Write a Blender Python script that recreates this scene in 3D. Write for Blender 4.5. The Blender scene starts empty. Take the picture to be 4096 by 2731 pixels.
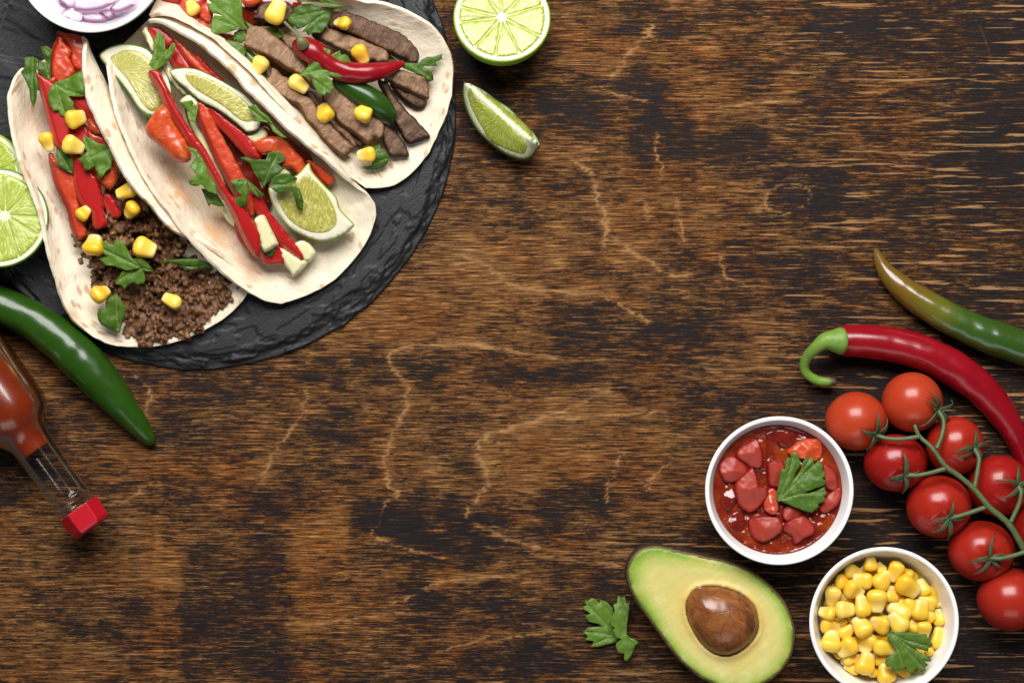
import bpy, math, random
import numpy as np
from mathutils import Vector, Matrix
from mathutils.geometry import delaunay_2d_cdt

# ------------------------------------------------------------------ camera, light, exposure
SC = bpy.context.scene
COL = SC.collection
K = 0.588 / 4096.0          # metres on the table per photograph pixel
HC = 1.2                    # camera height over the table (m)

cam_d = bpy.data.cameras.new('camera')
cam = bpy.data.objects.new('camera', cam_d)
COL.objects.link(cam)
cam.location = (0, 0, HC)
cam_d.sensor_width = 36.0
cam_d.lens = 36.0 * HC / 0.588
cam_d.clip_start = 0.01
cam_d.clip_end = 50
SC.camera = cam

wd = bpy.data.worlds.new('World')
SC.world = wd
wd.use_nodes = True
bg = wd.node_tree.nodes['Background']
bg.inputs[0].default_value = (0.92, 0.96, 1.0, 1)
bg.inputs[1].default_value = 0.055


def softbox(name, loc, target, sx, sy, watts, color):
    l = bpy.data.lights.new(name, 'AREA')
    l.shape = 'RECTANGLE'
    l.size = sx
    l.size_y = sy
    l.energy = watts
    l.color = color
    o = bpy.data.objects.new(name, l)
    COL.objects.link(o)
    o.location = loc
    d = Vector(target) - Vector(loc)
    o.rotation_euler = d.to_track_quat('-Z', 'Y').to_euler()
    return o


softbox('key_softbox', (-0.06, 0.95, 1.25), (-0.06, 0.08, 0), 1.15, 0.8, 44.0, (1.0, 0.98, 0.95))
softbox('low_softbox', (0.15, -1.2, 1.0), (0.05, 0, 0), 1.1, 0.6, 3.6, (0.96, 0.98, 1.0))

SC.view_settings.view_transform = 'Standard'
SC.view_settings.look = 'None'
SC.view_settings.gamma = 1
SC.view_settings.exposure = 0.0
SC.cycles.max_bounces = 8
SC.cycles.transparent_max_bounces = 12
SC.cycles.caustics_reflective = False
SC.cycles.caustics_refractive = False
SC.cycles.sample_clamp_indirect = 4.0
SC.cycles.use_denoising = True

# ------------------------------------------------------------------ coordinates
ZF = {'1': (0, 0, 2.351), '2': (900, 0, 2.351), '3': (0, 600, 1.96), '4': (500, 300, 1.742), '5': (0, 1100, 1.425),
      '6': (3100, 900, 2.24), '7': (3200, 1450, 1.3635), '8': (2700, 1600, 2.24), '9': (2250, 2100, 2.352),
      'A': (3150, 2131, 2.614), 'B': (1750, 0, 2.351), 'D': (0, 0, 0.57422), 'E': (560, 80, 3.92), 'F': (800, 0, 4.704),
      'G': (0, 150, 3.1356), 'S': (0, 0, 1.0)}


def Q(f, pts):
    ox, oy, s = ZF[f]
    return [(ox + p[0] / s, oy + p[1] / s) + tuple(p[2:]) for p in pts]


def Q1(f, x, y):
    return Q(f, [(x, y)])[0]


def fz(z):
    return (HC - z / 1000.0) / HC


def W(p, z):
    f = fz(z)
    return Vector(((p[0] - 2048) * K * f, (1365.5 - p[1]) * K * f, z / 1000.0))


# ------------------------------------------------------------------ numeric helpers
def _h(i, j, s):
    n = (i * 374761393 + j * 668265263 + s * 974634777) & 0xFFFFFFFF
    n = ((n ^ (n >> 13)) * 1274126177) & 0xFFFFFFFF
    return ((n ^ (n >> 16)) & 0xFFFF) / 65535.0


def vn(x, y, s=0):
    s = int(s)
    x = np.asarray(x, float); y = np.asarray(y, float)
    i = np.floor(x).astype(np.int64); j = np.floor(y).astype(np.int64)
    u = x - i; v = y - j
    u = u * u * (3 - 2 * u); v = v * v * (3 - 2 * v)
    a = _h(i, j, s); b = _h(i + 1, j, s); c = _h(i, j + 1, s); d = _h(i + 1, j + 1, s)
    return (a * (1 - u) + b * u) * (1 - v) + (c * (1 - u) + d * u) * v


def fbm(x, y, s=0, o=4):
    t = 0; a = 0.5; n = 0
    for k in range(o):
        t = t + a * vn(x * 2 ** k, y * 2 ** k, s + k * 17); n += a; a *= 0.5
    return t / n


def sst(a, b, x):
    t = np.clip((np.asarray(x, float) - a) / (b - a), 0, 1)
    return t * t * (3 - 2 * t)


def crom(pts, n, closed=False):
    P = np.array(pts, float)
    m = len(P)
    out = []
    segs = m if closed else m - 1
    for i in range(segs):
        if closed:
            p0, p1, p2, p3 = P[(i - 1) % m], P[i], P[(i + 1) % m], P[(i + 2) % m]
        else:
            p0, p1, p2, p3 = P[max(i - 1, 0)], P[i], P[i + 1], P[min(i + 2, m - 1)]
        for k in range(n):
            t = k / n
            out.append(0.5 * ((2 * p1) + (-p0 + p2) * t + (2 * p0 - 5 * p1 + 4 * p2 - p3) * t * t + (-p0 + 3 * p1 - 3 * p2 + p3) * t ** 3))
    if not closed:
        out.append(P[-1])
    return np.array(out)


def resample(pts, n, smooth=True):
    P = crom(pts, 10) if smooth and len(pts) > 2 else np.array(pts, float)
    d = np.r_[0, np.cumsum(np.linalg.norm(np.diff(P[:, :2], axis=0), axis=1) + 1e-9)]
    t = np.linspace(0, d[-1], n)
    return np.stack([np.interp(t, d, P[:, k]) for k in range(P.shape[1])], 1)


def segdist(P, A, B, near=False):
    """distance of points P (n,2) to segments A->B (m,2)"""
    P = np.asarray(P, float); A = np.asarray(A, float); B = np.asarray(B, float)
    AB = B - A
    L = (AB ** 2).sum(1) + 1e-12
    out = np.empty(len(P)); nn = np.empty((len(P), 2))
    st = max(1, 400000 // max(len(A), 1))
    for i in range(0, len(P), st):
        p = P[i:i + st]
        t = np.clip(((p[:, None] - A[None]) * AB[None]).sum(2) / L, 0, 1)
        dx = p[:, None] - (A[None] + t[..., None] * AB[None])
        d2 = (dx ** 2).sum(2)
        k = d2.argmin(1)
        r = np.arange(len(p))
        out[i:i + st] = np.sqrt(d2[r, k])
        if near: nn[i:i + st] = dx[r, k]
    return (out, nn) if near else out


def polydist(P, pts):
    A = np.array(pts, float)[:, :2]
    return segdist(np.asarray(P, float), A[:-1], A[1:])


def inside(P, O):
    x, y = P[:, 0], P[:, 1]
    r = np.zeros(len(P), bool)
    n = len(O)
    for i in range(n):
        x1, y1 = O[i]; x2, y2 = O[(i + 1) % n]
        c = ((y1 > y) != (y2 > y))
        r ^= c & (x < (x2 - x1) * (y - y1) / ((y2 - y1) if y2 != y1 else 1e-9) + x1)
    return r


def area2(O):
    x, y = O[:, 0], O[:, 1]
    return 0.5 * np.sum(x * np.roll(y, -1) - np.roll(x, -1) * y)


RNG = np.random.default_rng(7)


def fillmesh(outline, spacing, smooth=3):
    """triangulated interior of a closed outline; returns verts, faces, distance to border, border flags"""
    O = np.array(outline, float)[:, :2]
    if smooth:
        O = crom(O, smooth, True)
    # drop near-duplicates
    keep = np.linalg.norm(O - np.roll(O, 1, 0), axis=1) > spacing * 0.12
    O = O[keep]
    if area2(O) < 0:
        O = O[::-1]
    mn, mx = O.min(0), O.max(0)
    gx = np.arange(mn[0], mx[0], spacing); gy = np.arange(mn[1], mx[1], spacing * 0.87)
    G = np.array([(x + (spacing / 2 if k % 2 else 0), y) for k, y in enumerate(gy) for x in gx])
    if len(G):
        G = G + RNG.uniform(-.12, .12, G.shape) * spacing
        G = G[inside(G, O)]
    if len(G):
        G = G[segdist(G, O, np.roll(O, -1, 0)) > spacing * 0.45]
    V = np.vstack([O, G]) if len(G) else O
    n = len(O)
    r = delaunay_2d_cdt([Vector(v) for v in V], [], [list(range(n))], 1, 1e-4)
    nv = np.array([(v.x, v.y) for v in r[0]])
    F = [tuple(f) for f in r[2]]
    d = segdist(nv, O, np.roll(O, -1, 0))
    edge = {}
    for f in F:
        for k in range(len(f)):
            e = (f[k], f[(k + 1) % len(f)])
            edge[e] = edge.get(e, 0) + 1
    border = [e for e in edge if (e[1], e[0]) not in edge]
    return nv, F, d, border


# ------------------------------------------------------------------ objects
def mk(name, V, F, mat, parent=None, attrs=None, smooth=True, origin=None):
    V = np.asarray(V, float)
    if origin is None:
        if parent is not None:
            origin = np.array(parent.get('_o', (0, 0, 0)), float)
        else:
            origin = np.array([(V[:, 0].min() + V[:, 0].max()) / 2, (V[:, 1].min() + V[:, 1].max()) / 2, V[:, 2].min()])
    me = bpy.data.meshes.new(name)
    me.from_pydata((V - origin).tolist(), [], [tuple(int(i) for i in f) for f in F])
    if smooth:
        me.polygons.foreach_set('use_smooth', [True] * len(me.polygons))
    for k, a in (attrs or {}).items():
        a = np.asarray(a, float)
        if a.ndim == 1:
            at = me.attributes.new(k, 'FLOAT', 'POINT'); at.data.foreach_set('value', a.astype(np.float32))
        else:
            at = me.attributes.new(k, 'FLOAT_VECTOR', 'POINT'); at.data.foreach_set('vector', a.astype(np.float32).ravel())
    me.update()
    if mat is not None:
        me.materials.append(mat)
    o = bpy.data.objects.new(name, me)
    COL.objects.link(o)
    if parent is not None:
        o.parent = parent
        po = np.array(parent.get('_o', (0, 0, 0)), float)
        o.location = origin - po
    else:
        o.location = origin
    o['_o'] = [float(c) for c in origin]
    return o


def tag(o, label, cat=None, group=None, kind=None):
    o['label'] = label
    if cat: o['category'] = cat
    if group: o['group'] = group
    if kind: o['kind'] = kind
    return o


def thing(name, loc, label, cat, group=None):
    o = bpy.data.objects.new(name, None)
    o.empty_display_size = 0.01
    COL.objects.link(o)
    o.location = loc
    o['_o'] = [float(c) for c in loc]
    return tag(o, label, cat, group)


def solidify(o, t, off=0.0):
    m = o.modifiers.new('thickness', 'SOLIDIFY')
    m.thickness = t; m.offset = off; m.use_even_offset = False


def subsurf(o, n=1):
    m = o.modifiers.new('smooth', 'SUBSURF')
    m.levels = n; m.render_levels = n


def two_sided(nv, F, border, ztop, zbot):
    """closed shell from top and bottom heights that share the border"""
    n = len(nv)
    V = np.vstack([np.c_[nv, ztop], np.c_[nv, zbot]])
    FF = list(F) + [tuple(i + n for i in f[::-1]) for f in F]
    for a, b in border:
        FF.append((b, a, a + n, b + n))
    return V, FF


def prof(d, e):
    t = np.clip(d / e, 0, 1)
    return np.sqrt(np.clip(1 - (1 - t) ** 2, 0, 1))


def flatten(V3, zref):
    """photograph-pixel XY and mm Z -> metres, one scale for the whole body"""
    f = fz(zref)
    return np.c_[(V3[:, 0] - 2048) * K * f, (1365.5 - V3[:, 1]) * K * f, V3[:, 2] / 1000.0]


def flipf(F):
    return [tuple(f[::-1]) for f in F]


def slab(name, outline, zb, up, mat, down=None, edge=14, spacing=10, rough=0.0, rs=40.0, parent=None, smooth=3, seed=0, dent=None, attrs=None, crown=.30, bev=None, bevw=22, grow=0.0, facet=0.0, jag=0.0):
    """a body with a traced outline: bevelled top of height `up` (mm) over the base height zb(x,y), rounded underside.
    bev: image direction; the border whose inward side points that way gets a wide sloping cut face"""
    if grow or jag:
        O = crom(np.array(outline, float)[:, :2], max(smooth, 1) + (3 if jag else 0), True)
        outline = inset(O, -grow + jag * 2 * (fbm(O[:, 0] / 13, O[:, 1] / 13, 5 + seed, 3) - .5)[:, None] if jag else -grow); smooth = 0
    nv, F, d, border = fillmesh(outline, spacing, smooth)
    x, y = nv[:, 0], nv[:, 1]
    base = zb(x, y) if callable(zb) else np.full(len(nv), float(zb))
    wide = max(float(d.max()), edge + 1)
    cut = np.zeros(len(nv))
    e = np.full(len(nv), float(edge))
    if bev is not None:
        O = np.array(outline, float)[:, :2]
        O = crom(O, smooth, True) if smooth else O
        _, nn = segdist(nv, O, np.roll(O, -1, 0), True)
        s = (nn @ np.array(bev)) / (np.linalg.norm(nn, axis=1) * math.hypot(*bev) + 1e-6)
        side = sst(.15, .6, s)
        e = edge + (bevw - edge) * side
        cut = side * (1 - sst(bevw * .75, bevw, d))
    pr = (1 - crown) * np.where(e > edge * 1.3, np.clip(d / e, 0, 1), prof(d, e)) + crown * prof(d, wide)
    if facet:
        fr = np.random.default_rng(int(abs(x[0] * 7 + y[0])) + seed)
        c0 = nv.mean(0); R0 = np.sqrt(len(nv)) * spacing * .5
        pl = np.full(len(nv), 9.0)
        for k in range(4):
            an = fr.uniform(0, 2 * math.pi); g = fr.uniform(.25, 1.0) * facet
            off = fr.uniform(-.25, .25) * R0
            pl = np.minimum(pl, 1 - g * ((x - c0[0]) * math.cos(an) + (y - c0[1]) * math.sin(an) - off) / R0)
        pr = pr * np.clip(pl, .35, 1.25)
    zt = base + up * pr
    if rough:
        zt = zt + rough * (fbm(x / rs, y / rs, seed, 4) - 0.5) * 2 * prof(d, 6)
    if dent is not None:
        zt = zt + dent(x, y, d) * pr
    dn = up * 0.7 if down is None else down
    zbt = base - dn * prof(d, 10) - 0.05
    V, FF = two_sided(nv, F, border, zt, zbt)
    V = flatten(V, float(np.mean(base)))
    at = {'d': np.r_[np.clip(d / 30, 0, 1), np.zeros(len(nv))], 'cut': np.r_[cut, np.zeros(len(nv))]}
    for k, fn in (attrs or {}).items():
        a = fn(x, y, d)
        at[k] = np.r_[a, a] if a.ndim == 1 else np.vstack([a, a])
    return mk(name, V, flipf(FF), mat, parent, at)


def linez(x1, y1, z1, x2, y2, z2):
    dx, dy = x2 - x1, y2 - y1
    L = dx * dx + dy * dy

    def f(x, y):
        t = np.clip(((x - x1) * dx + (y - y1) * dy) / L, -0.1, 1.1)
        return z1 + (z2 - z1) * t
    return f


def axisz(p, q, ts, zs, dz=0.0):
    dx, dy = q[0] - p[0], q[1] - p[1]
    L = dx * dx + dy * dy

    def f(x, y):
        t = ((np.asarray(x, float) - p[0]) * dx + (np.asarray(y, float) - p[1]) * dy) / L
        return np.interp(t, ts, zs) + dz
    return f


def tube(name, path, mat, nseg=20, rings=60, parent=None, lump=0.0, lumpf=1.0, seed=0, capped=True, oval=1.0, origin=None, twist=0.0):
    """path: list of (world Vector, radius m); round ends"""
    P = np.array([(v[0], v[1], v[2], r) for v, r in path], float)
    C = crom(P, 12) if len(P) > 2 else np.array([P[0] + (P[1] - P[0]) * t for t in np.linspace(0, 1, 12)])
    d = np.r_[0, np.cumsum(np.linalg.norm(np.diff(C[:, :3], axis=0), axis=1))]
    t = np.linspace(0, d[-1], rings)
    R = np.stack([np.interp(t, d, C[:, k]) for k in range(4)], 1)
    T = np.gradient(R[:, :3], axis=0)
    T /= np.linalg.norm(T, axis=1)[:, None] + 1e-12
    n = np.cross(T, [0, 0, 1.0])
    ln = np.linalg.norm(n, axis=1)
    n[ln < 1e-4] = (1, 0, 0)
    n /= np.linalg.norm(n, axis=1)[:, None]
    b = np.cross(n, T)
    ang = 2 * math.pi * np.arange(nseg) / nseg
    A = np.tile(ang, (rings, 1)) + (twist * np.arange(rings) / rings)[:, None]
    TT = np.tile(t[:, None], (1, nseg))
    r = np.tile(R[:, 3:4], (1, nseg))
    if lump:
        r = r * (1 + lump * (vn(TT / lumpf, 3 * np.cos(A) + 9, seed) + vn(TT / lumpf * 2.3, 3 * np.sin(A) + 3, seed + 5) - 1.0))
    V = (R[:, None, :3] + (r * np.cos(A))[..., None] * n[:, None] + (oval * r * np.sin(A))[..., None] * b[:, None]).reshape(-1, 3).tolist()
    tt = np.repeat(np.arange(rings) / (rings - 1), nseg).tolist(); aa = A.ravel().tolist()
    F = []
    for i in range(rings - 1):
        for k in range(nseg):
            k2 = (k + 1) % nseg
            F.append((i * nseg + k, i * nseg + k2, (i + 1) * nseg + k2, (i + 1) * nseg + k))
    if capped:
        n0 = len(V); V.append(R[0, :3] - T[0] * R[0, 3] * 0.25); tt.append(0); aa.append(0)
        n1 = len(V); V.append(R[-1, :3] + T[-1] * R[-1, 3] * 0.25); tt.append(1); aa.append(0)
        for k in range(nseg):
            k2 = (k + 1) % nseg
            F.append((n0, k2, k)); F.append((n1, (rings - 1) * nseg + k, (rings - 1) * nseg + k2))
    F = flipf(F)
    return mk(name, V, F, mat, parent, {'t': np.array(tt), 'ang': np.array(aa)}, origin=origin)


def lathe(prof_pts, nseg=96):
    V = []; F = []
    m = len(prof_pts)
    for k in range(nseg):
        a = 2 * math.pi * k / nseg
        for r, z in prof_pts:
            V.append((r * math.cos(a), r * math.sin(a), z))
    for k in range(nseg):
        k2 = (k + 1) % nseg
        for i in range(m - 1):
            F.append((k * m + i, k2 * m + i, k2 * m + i + 1, k * m + i + 1))
    return np.array(V), F

# ------------------------------------------------------------------ materials
class MT:
    def __init__(s, name):
        s.m = bpy.data.materials.new(name)
        s.m.use_nodes = True
        s.nt = s.m.node_tree
        s.b = s.nt.nodes['Principled BSDF']
        s.out = s.nt.nodes['Material Output']

    def put(s, sock, v):
        if isinstance(v, bpy.types.NodeSocket):
            s.nt.links.new(v, sock)
        elif isinstance(v, (tuple, list)) and len(v) == 3 and sock.type == 'RGBA':
            sock.default_value = (*v, 1)
        else:
            sock.default_value = v

    def set(s, **kw):
        names = dict(color='Base Color', rough='Roughness', sss='Subsurface Weight', sscale='Subsurface Scale', srad='Subsurface Radius',
                     coat='Coat Weight', coatr='Coat Roughness', spec='Specular IOR Level', normal='Normal', sheen='Sheen Weight', trans='Transmission Weight', ior='IOR', metal='Metallic')
        for k, v in kw.items():
            s.put(s.b.inputs[names[k]], v)
        return s

    def obj(s):
        return s.nt.nodes.new('ShaderNodeTexCoord').outputs['Object']

    def pos(s):
        return s.nt.nodes.new('ShaderNodeNewGeometry').outputs['Position']

    def attr(s, name, vec=False):
        n = s.nt.nodes.new('ShaderNodeAttribute'); n.attribute_name = name
        return n.outputs['Vector' if vec else 'Fac']

    def rnd(s):
        return s.nt.nodes.new('ShaderNodeObjectInfo').outputs['Random']

    def scale(s, v, xyz):
        n = s.nt.nodes.new('ShaderNodeVectorMath'); n.operation = 'MULTIPLY'
        s.put(n.inputs[0], v); n.inputs[1].default_value = xyz
        return n.outputs[0]

    def rot(s, v, ang):
        n = s.nt.nodes.new('ShaderNodeVectorRotate'); n.rotation_type = 'Z_AXIS'
        s.put(n.inputs['Vector'], v); n.inputs['Angle'].default_value = ang
        return n.outputs[0]

    def noise(s, v, sc=1.0, det=3.0, ro=0.55, dist=0.0):
        n = s.nt.nodes.new('ShaderNodeTexNoise')
        s.put(n.inputs['Vector'], v); n.inputs['Scale'].default_value = sc
        n.inputs['Detail'].default_value = det; n.inputs['Roughness'].default_value = ro; n.inputs['Distortion'].default_value = dist
        return n.outputs['Fac']

    def vor(s, v, sc=1.0, feat='F1', rand=1.0):
        n = s.nt.nodes.new('ShaderNodeTexVoronoi'); n.feature = feat
        s.put(n.inputs['Vector'], v); n.inputs['Scale'].default_value = sc; n.inputs['Randomness'].default_value = rand
        return n.outputs['Distance']

    def math(s, op, a, b=0.0, clamp=False):
        n = s.nt.nodes.new('ShaderNodeMath'); n.operation = op; n.use_clamp = clamp
        s.put(n.inputs[0], a); s.put(n.inputs[1], b)
        return n.outputs[0]

    def step(s, v, a, b, lo=0.0, hi=1.0):
        n = s.nt.nodes.new('ShaderNodeMapRange'); n.interpolation_type = 'SMOOTHSTEP'
        s.put(n.inputs['Value'], v); s.put(n.inputs['From Min'], a); s.put(n.inputs['From Max'], b)
        n.inputs['To Min'].default_value = lo; n.inputs['To Max'].default_value = hi
        return n.outputs[0]

    def mix(s, f, a, b, blend='MIX'):
        n = s.nt.nodes.new('ShaderNodeMix'); n.data_type = 'RGBA'; n.blend_type = blend
        s.put(n.inputs[0], f); s.put(n.inputs[6], a); s.put(n.inputs[7], b)
        return n.outputs[2]

    def ramp(s, f, stops):
        n = s.nt.nodes.new('ShaderNodeValToRGB')
        s.put(n.inputs[0], f)
        e = n.color_ramp.elements
        e[0].position, e[0].color = stops[0][0], (*stops[0][1], 1)
        e[1].position, e[1].color = stops[-1][0], (*stops[-1][1], 1)
        for p, c in stops[1:-1]:
            k = e.new(p); k.color = (*c, 1)
        return n.outputs[0]

    def bump(s, h, strength=0.5, dist=0.001, normal=None):
        n = s.nt.nodes.new('ShaderNodeBump')
        s.put(n.inputs['Height'], h); n.inputs['Strength'].default_value = strength; n.inputs['Distance'].default_value = dist
        if normal is not None: s.put(n.inputs['Normal'], normal)
        return n.outputs[0]


def m_wood():
    m = MT('burnt_plywood')
    p = m.scale(m.pos(), (1 / K, 1 / K, 0))
    dark = m.attr('dark'); ring = m.attr('ring'); ridge = m.attr('ridge'); scr = m.attr('scratch'); warm = m.attr('warm')
    n1 = m.noise(m.scale(p, (1 / 150, 1 / 10, 1)), 1, 5, .72, .5)
    n2 = m.noise(m.scale(p, (1 / 52, 1 / 5.5, 1)), 1, 5, .75, .4)
    n2b = m.noise(m.scale(p, (1 / 120, 1 / 5.0, 1)), 1, 4, .7)
    n3 = m.noise(m.scale(p, (1 / 420, 1 / 210, 1)), 1, 4, .6)
    n4 = m.noise(m.scale(p, (1 / 300, 1 / 17, 1)), 1, 2, .55, .35)   # hard late-wood lines
    n5 = m.noise(m.scale(p, (1 / 30, 1 / 15, 1)), 1, 3, .65)
    n6 = m.noise(m.scale(p, (1 / 130, 1 / 60, 1)), 1, 4, .65)
    # char: where the soft wood burnt
    t = m.math('ADD', m.math('MULTIPLY', m.math('SUBTRACT', n1, .5), 1.45), m.math('MULTIPLY', m.math('SUBTRACT', n2, .5), 2.3))
    t = m.math('ADD', t, m.math('MULTIPLY', m.math('SUBTRACT', n5, .5), 0.6))
    t = m.math('ADD', t, m.math('MULTIPLY', m.math('SUBTRACT', n6, .5), 0.8))
    late = m.math('MULTIPLY', m.step(n4, .56, .68), ridge)
    t = m.math('ADD', m.math('SUBTRACT', t, m.math('MULTIPLY', late, .8)), dark)
    rk = m.math('MULTIPLY', ring, m.step(m.math('ADD', m.math('MULTIPLY', n2, .6), m.math('MULTIPLY', n5, .4)), .30, .52))
    t = m.math('SUBTRACT', t, m.math('MULTIPLY', rk, .42))
    char = m.step(t, .34, .72)
    light = m.ramp(m.math('ADD', m.math('MULTIPLY', n2b, .7), m.math('MULTIPLY', n2, .3)),
                   [(.38, (.016, .009, .006)), (.45, (.064, .028, .010)), (.53, (.190, .085, .027)), (.64, (.52, .275, .105))])
    light = m.mix(m.math('MULTIPLY', m.step(n3, .42, .68), .6), light, m.mix(1.0, light, (.95, .64, .44), 'MULTIPLY'))
    light = m.mix(warm, light, m.mix(1.0, light, (1.2, .95, .62), 'MULTIPLY'))
    light = m.mix(m.math('MULTIPLY', rk, .5), light, (.50, .275, .115))
    light = m.mix(m.math('MULTIPLY', late, .75), light, (.42, .235, .105))
    blk = m.mix(n5, (.0085, .0075, .0085), (.018, .014, .0145))
    blk = m.mix(m.math('MULTIPLY', m.step(n2b, .52, .72), .8), blk, (.070, .032, .016))
    c = m.mix(char, light, blk)
    c = m.mix(m.math('MULTIPLY', scr, .8), c, (.15, .056, .018))
    h = m.math('ADD', m.math('MULTIPLY', n1, .5), m.math('ADD', m.math('MULTIPLY', n2b, .45), m.math('MULTIPLY', char, -.5)))
    m.set(color=c, rough=m.mix(char, (.62, .62, .62), (.52, .52, .52)), normal=m.bump(h, .6, .0008), spec=.07)
    return m.m


def m_slate():
    m = MT('slate')
    p = m.pos()
    q = m.scale(m.rot(p, -0.75), (190, 900, 300))
    a = m.noise(q, 1, 4, .65, .5)
    b = m.noise(m.scale(p, (45, 45, 45)), 1, 4, .6)
    f = m.noise(m.scale(p, (900, 900, 900)), 1, 3, .6)
    c = m.ramp(m.math('ADD', m.math('MULTIPLY', a, .6), m.math('MULTIPLY', b, .4)), [(.3, (.008, .008, .0095)), (.7, (.019, .0195, .022))])
    h = m.math('ADD', m.math('MULTIPLY', a, .9), m.math('ADD', m.math('MULTIPLY', b, .35), m.math('MULTIPLY', f, .25)))
    m.set(color=c, rough=.50, normal=m.bump(h, .6, .0009), spec=.40)
    return m.m


def m_ceramic():
    m = MT('white_ceramic')
    n = m.noise(m.obj(), 90, 2)
    m.set(color=m.mix(n, (.87, .87, .86), (.90, .90, .89)), rough=.22, coat=.3, coatr=.1, normal=m.bump(n, .04, .0004))
    return m.m


def m_tortilla():
    m = MT('flour_tortilla')
    p = m.pos()
    q = m.attr('uvw', True)
    n = m.noise(q, 55, 4, .6)
    n2 = m.noise(q, 210, 3, .6)
    sp = m.vor(m.scale(q, (.72, 1, 1)), 125, 'F1')
    pick = m.noise(q, 38, 2, .6)
    spot = m.math('MULTIPLY', m.step(m.math('ADD', sp, m.math('MULTIPLY', n2, .35)), .56, .36), m.step(pick, .46, .54))
    big = m.vor(m.scale(q, (.5, 1, 1)), 34, 'F1')
    spot2 = m.math('MULTIPLY', m.step(m.math('ADD', big, m.math('MULTIPLY', n2, .40)), .56, .34), m.step(m.noise(q, 14, 2), .47, .58))
    c = m.mix(n, (.79, .665, .49), (.87, .775, .625))
    c = m.mix(m.math('MULTIPLY', spot2, .6), c, m.mix(n2, (.66, .40, .19), (.50, .26, .10)))
    c = m.mix(m.math('MULTIPLY', spot, .6), c, m.mix(n2, (.52, .25, .09), (.34, .15, .05)))
    st = m.attr('stain')
    c = m.mix(m.math('MULTIPLY', st, m.step(n, .35, .62)), c, (.80, .42, .20))
    h = m.math('ADD', m.math('MULTIPLY', n, .8), m.math('MULTIPLY', n2, .45))
    m.set(color=c, rough=.72, sss=.12, sscale=.003, srad=(1, .6, .35), normal=m.bump(h, .8, .0014), spec=.25)
    return m.m


def m_veg(name, c1, c2, rough=.25, coat=.3, sss=.12, bs=.25, sc=160, srad=(1, .3, .2), edge=None, edgew=.5, cutc=None, streak=None, vary=None, spec=.38):
    m = MT(name)
    o = m.obj()
    n = m.noise(o, sc, 3, .55)
    c = m.mix(n, c1, c2)
    if vary is not None:
        c = m.mix(m.math('MULTIPLY', m.rnd(), .7), c, vary)
    if edge is not None:
        c = m.mix(m.step(m.attr('d'), edgew, 0.02), c, edge)
    if cutc is not None:
        c = m.mix(m.math('MULTIPLY', m.attr('cut'), .85), c, cutc)
    if streak is not None:
        k = m.noise(m.scale(o, (160, 420, 200)), 1, 4, .6, 1.2)
        c = m.mix(m.step(k, .48, .70), c, streak)
    m.set(color=c, rough=rough, spec=spec, coat=coat, coatr=.08, sss=sss, sscale=.0025, srad=srad, normal=m.bump(n, bs, .0007))
    return m.m


def m_parsley():
    m = MT('parsley')
    r = m.rnd()
    n = m.noise(m.obj(), 260, 3, .6)
    v = m.attr('vein')
    c = m.mix(r, (.040, .092, .006), (.110, .200, .022))
    c = m.mix(m.math('MULTIPLY', m.step(n, .35, .7), .5), c, m.mix(1., c, (.62, .72, .6), 'MULTIPLY'))
    c = m.mix(m.math('MULTIPLY', v, .5), c, (.19, .30, .07))
    h = m.math('ADD', m.math('MULTIPLY', n, .8), m.math('MULTIPLY', v, -.9))
    m.set(color=c, rough=.45, spec=.3, sss=.05, sscale=.001, srad=(.6, 1, .2), normal=m.bump(h, .8, .0008))
    return m.m


def m_corn():
    m = MT('sweetcorn')
    t = m.attr('tip')
    n = m.noise(m.obj(), 300, 2)
    r = m.rnd()
    c = m.mix(r, (.86, .50, .018), (.86, .60, .065))
    c = m.mix(m.math('MULTIPLY', t, .8), c, m.mix(n, (.87, .74, .38), (.82, .64, .24)))
    c = m.mix(m.math('MULTIPLY', m.step(r, .80, 1.0), .3), c, (.82, .64, .24))
    m.set(color=c, rough=.33, coat=.2, coatr=.15, sss=.25, sscale=.003, srad=(1, .6, .15), normal=m.bump(n, .18, .0006))
    return m.m


def m_steak(name, a, b, sear, amt=1.0):
    m = MT(name)
    o = m.obj()
    q = m.attr('grain', True)
    n = m.noise(q, 1, 4, .65, 1.0)
    n2 = m.noise(o, 520, 4, .7)
    n3 = m.noise(o, 75, 4, .65)
    w = m.noise(m.scale(q, (1.9, .8, 1)), 1, 4, .65, 2.2)
    c = m.mix(m.step(n, .3, .7), a, b)
    c = m.mix(m.math('MULTIPLY', m.step(n2, .52, .75), .35), c, sear)
    c = m.mix(m.math('MULTIPLY', m.step(w, .46, .36), .45), c, m.mix(.3, c, sear))
    c = m.mix(m.math('MULTIPLY', m.step(m.noise(o, 700, 3, .7), .55, .7), .5), c, m.mix(1., b, (1.25, 1.2, 1.15), 'MULTIPLY'))
    e = m.math('ADD', m.math('MULTIPLY', m.step(m.math('ADD', m.attr('d'), m.math('MULTIPLY', m.math('SUBTRACT', n3, .5), .8)), .45, .1), .8 * amt), m.math('MULTIPLY', m.step(n3, .54, .72), .6 * amt), True)
    e = m.math('ADD', e, m.math('MULTIPLY', m.attr('cut'), .75), True)
    c = m.mix(e, c, sear)
    h = m.math('ADD', m.math('MULTIPLY', n, .3), m.math('ADD', m.math('MULTIPLY', n2, .22), m.math('MULTIPLY', w, .8)))
    m.set(color=c, rough=.52, spec=.3, sss=.03, sscale=.002, normal=m.bump(h, 1.0, .0018))
    return m.m


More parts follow.
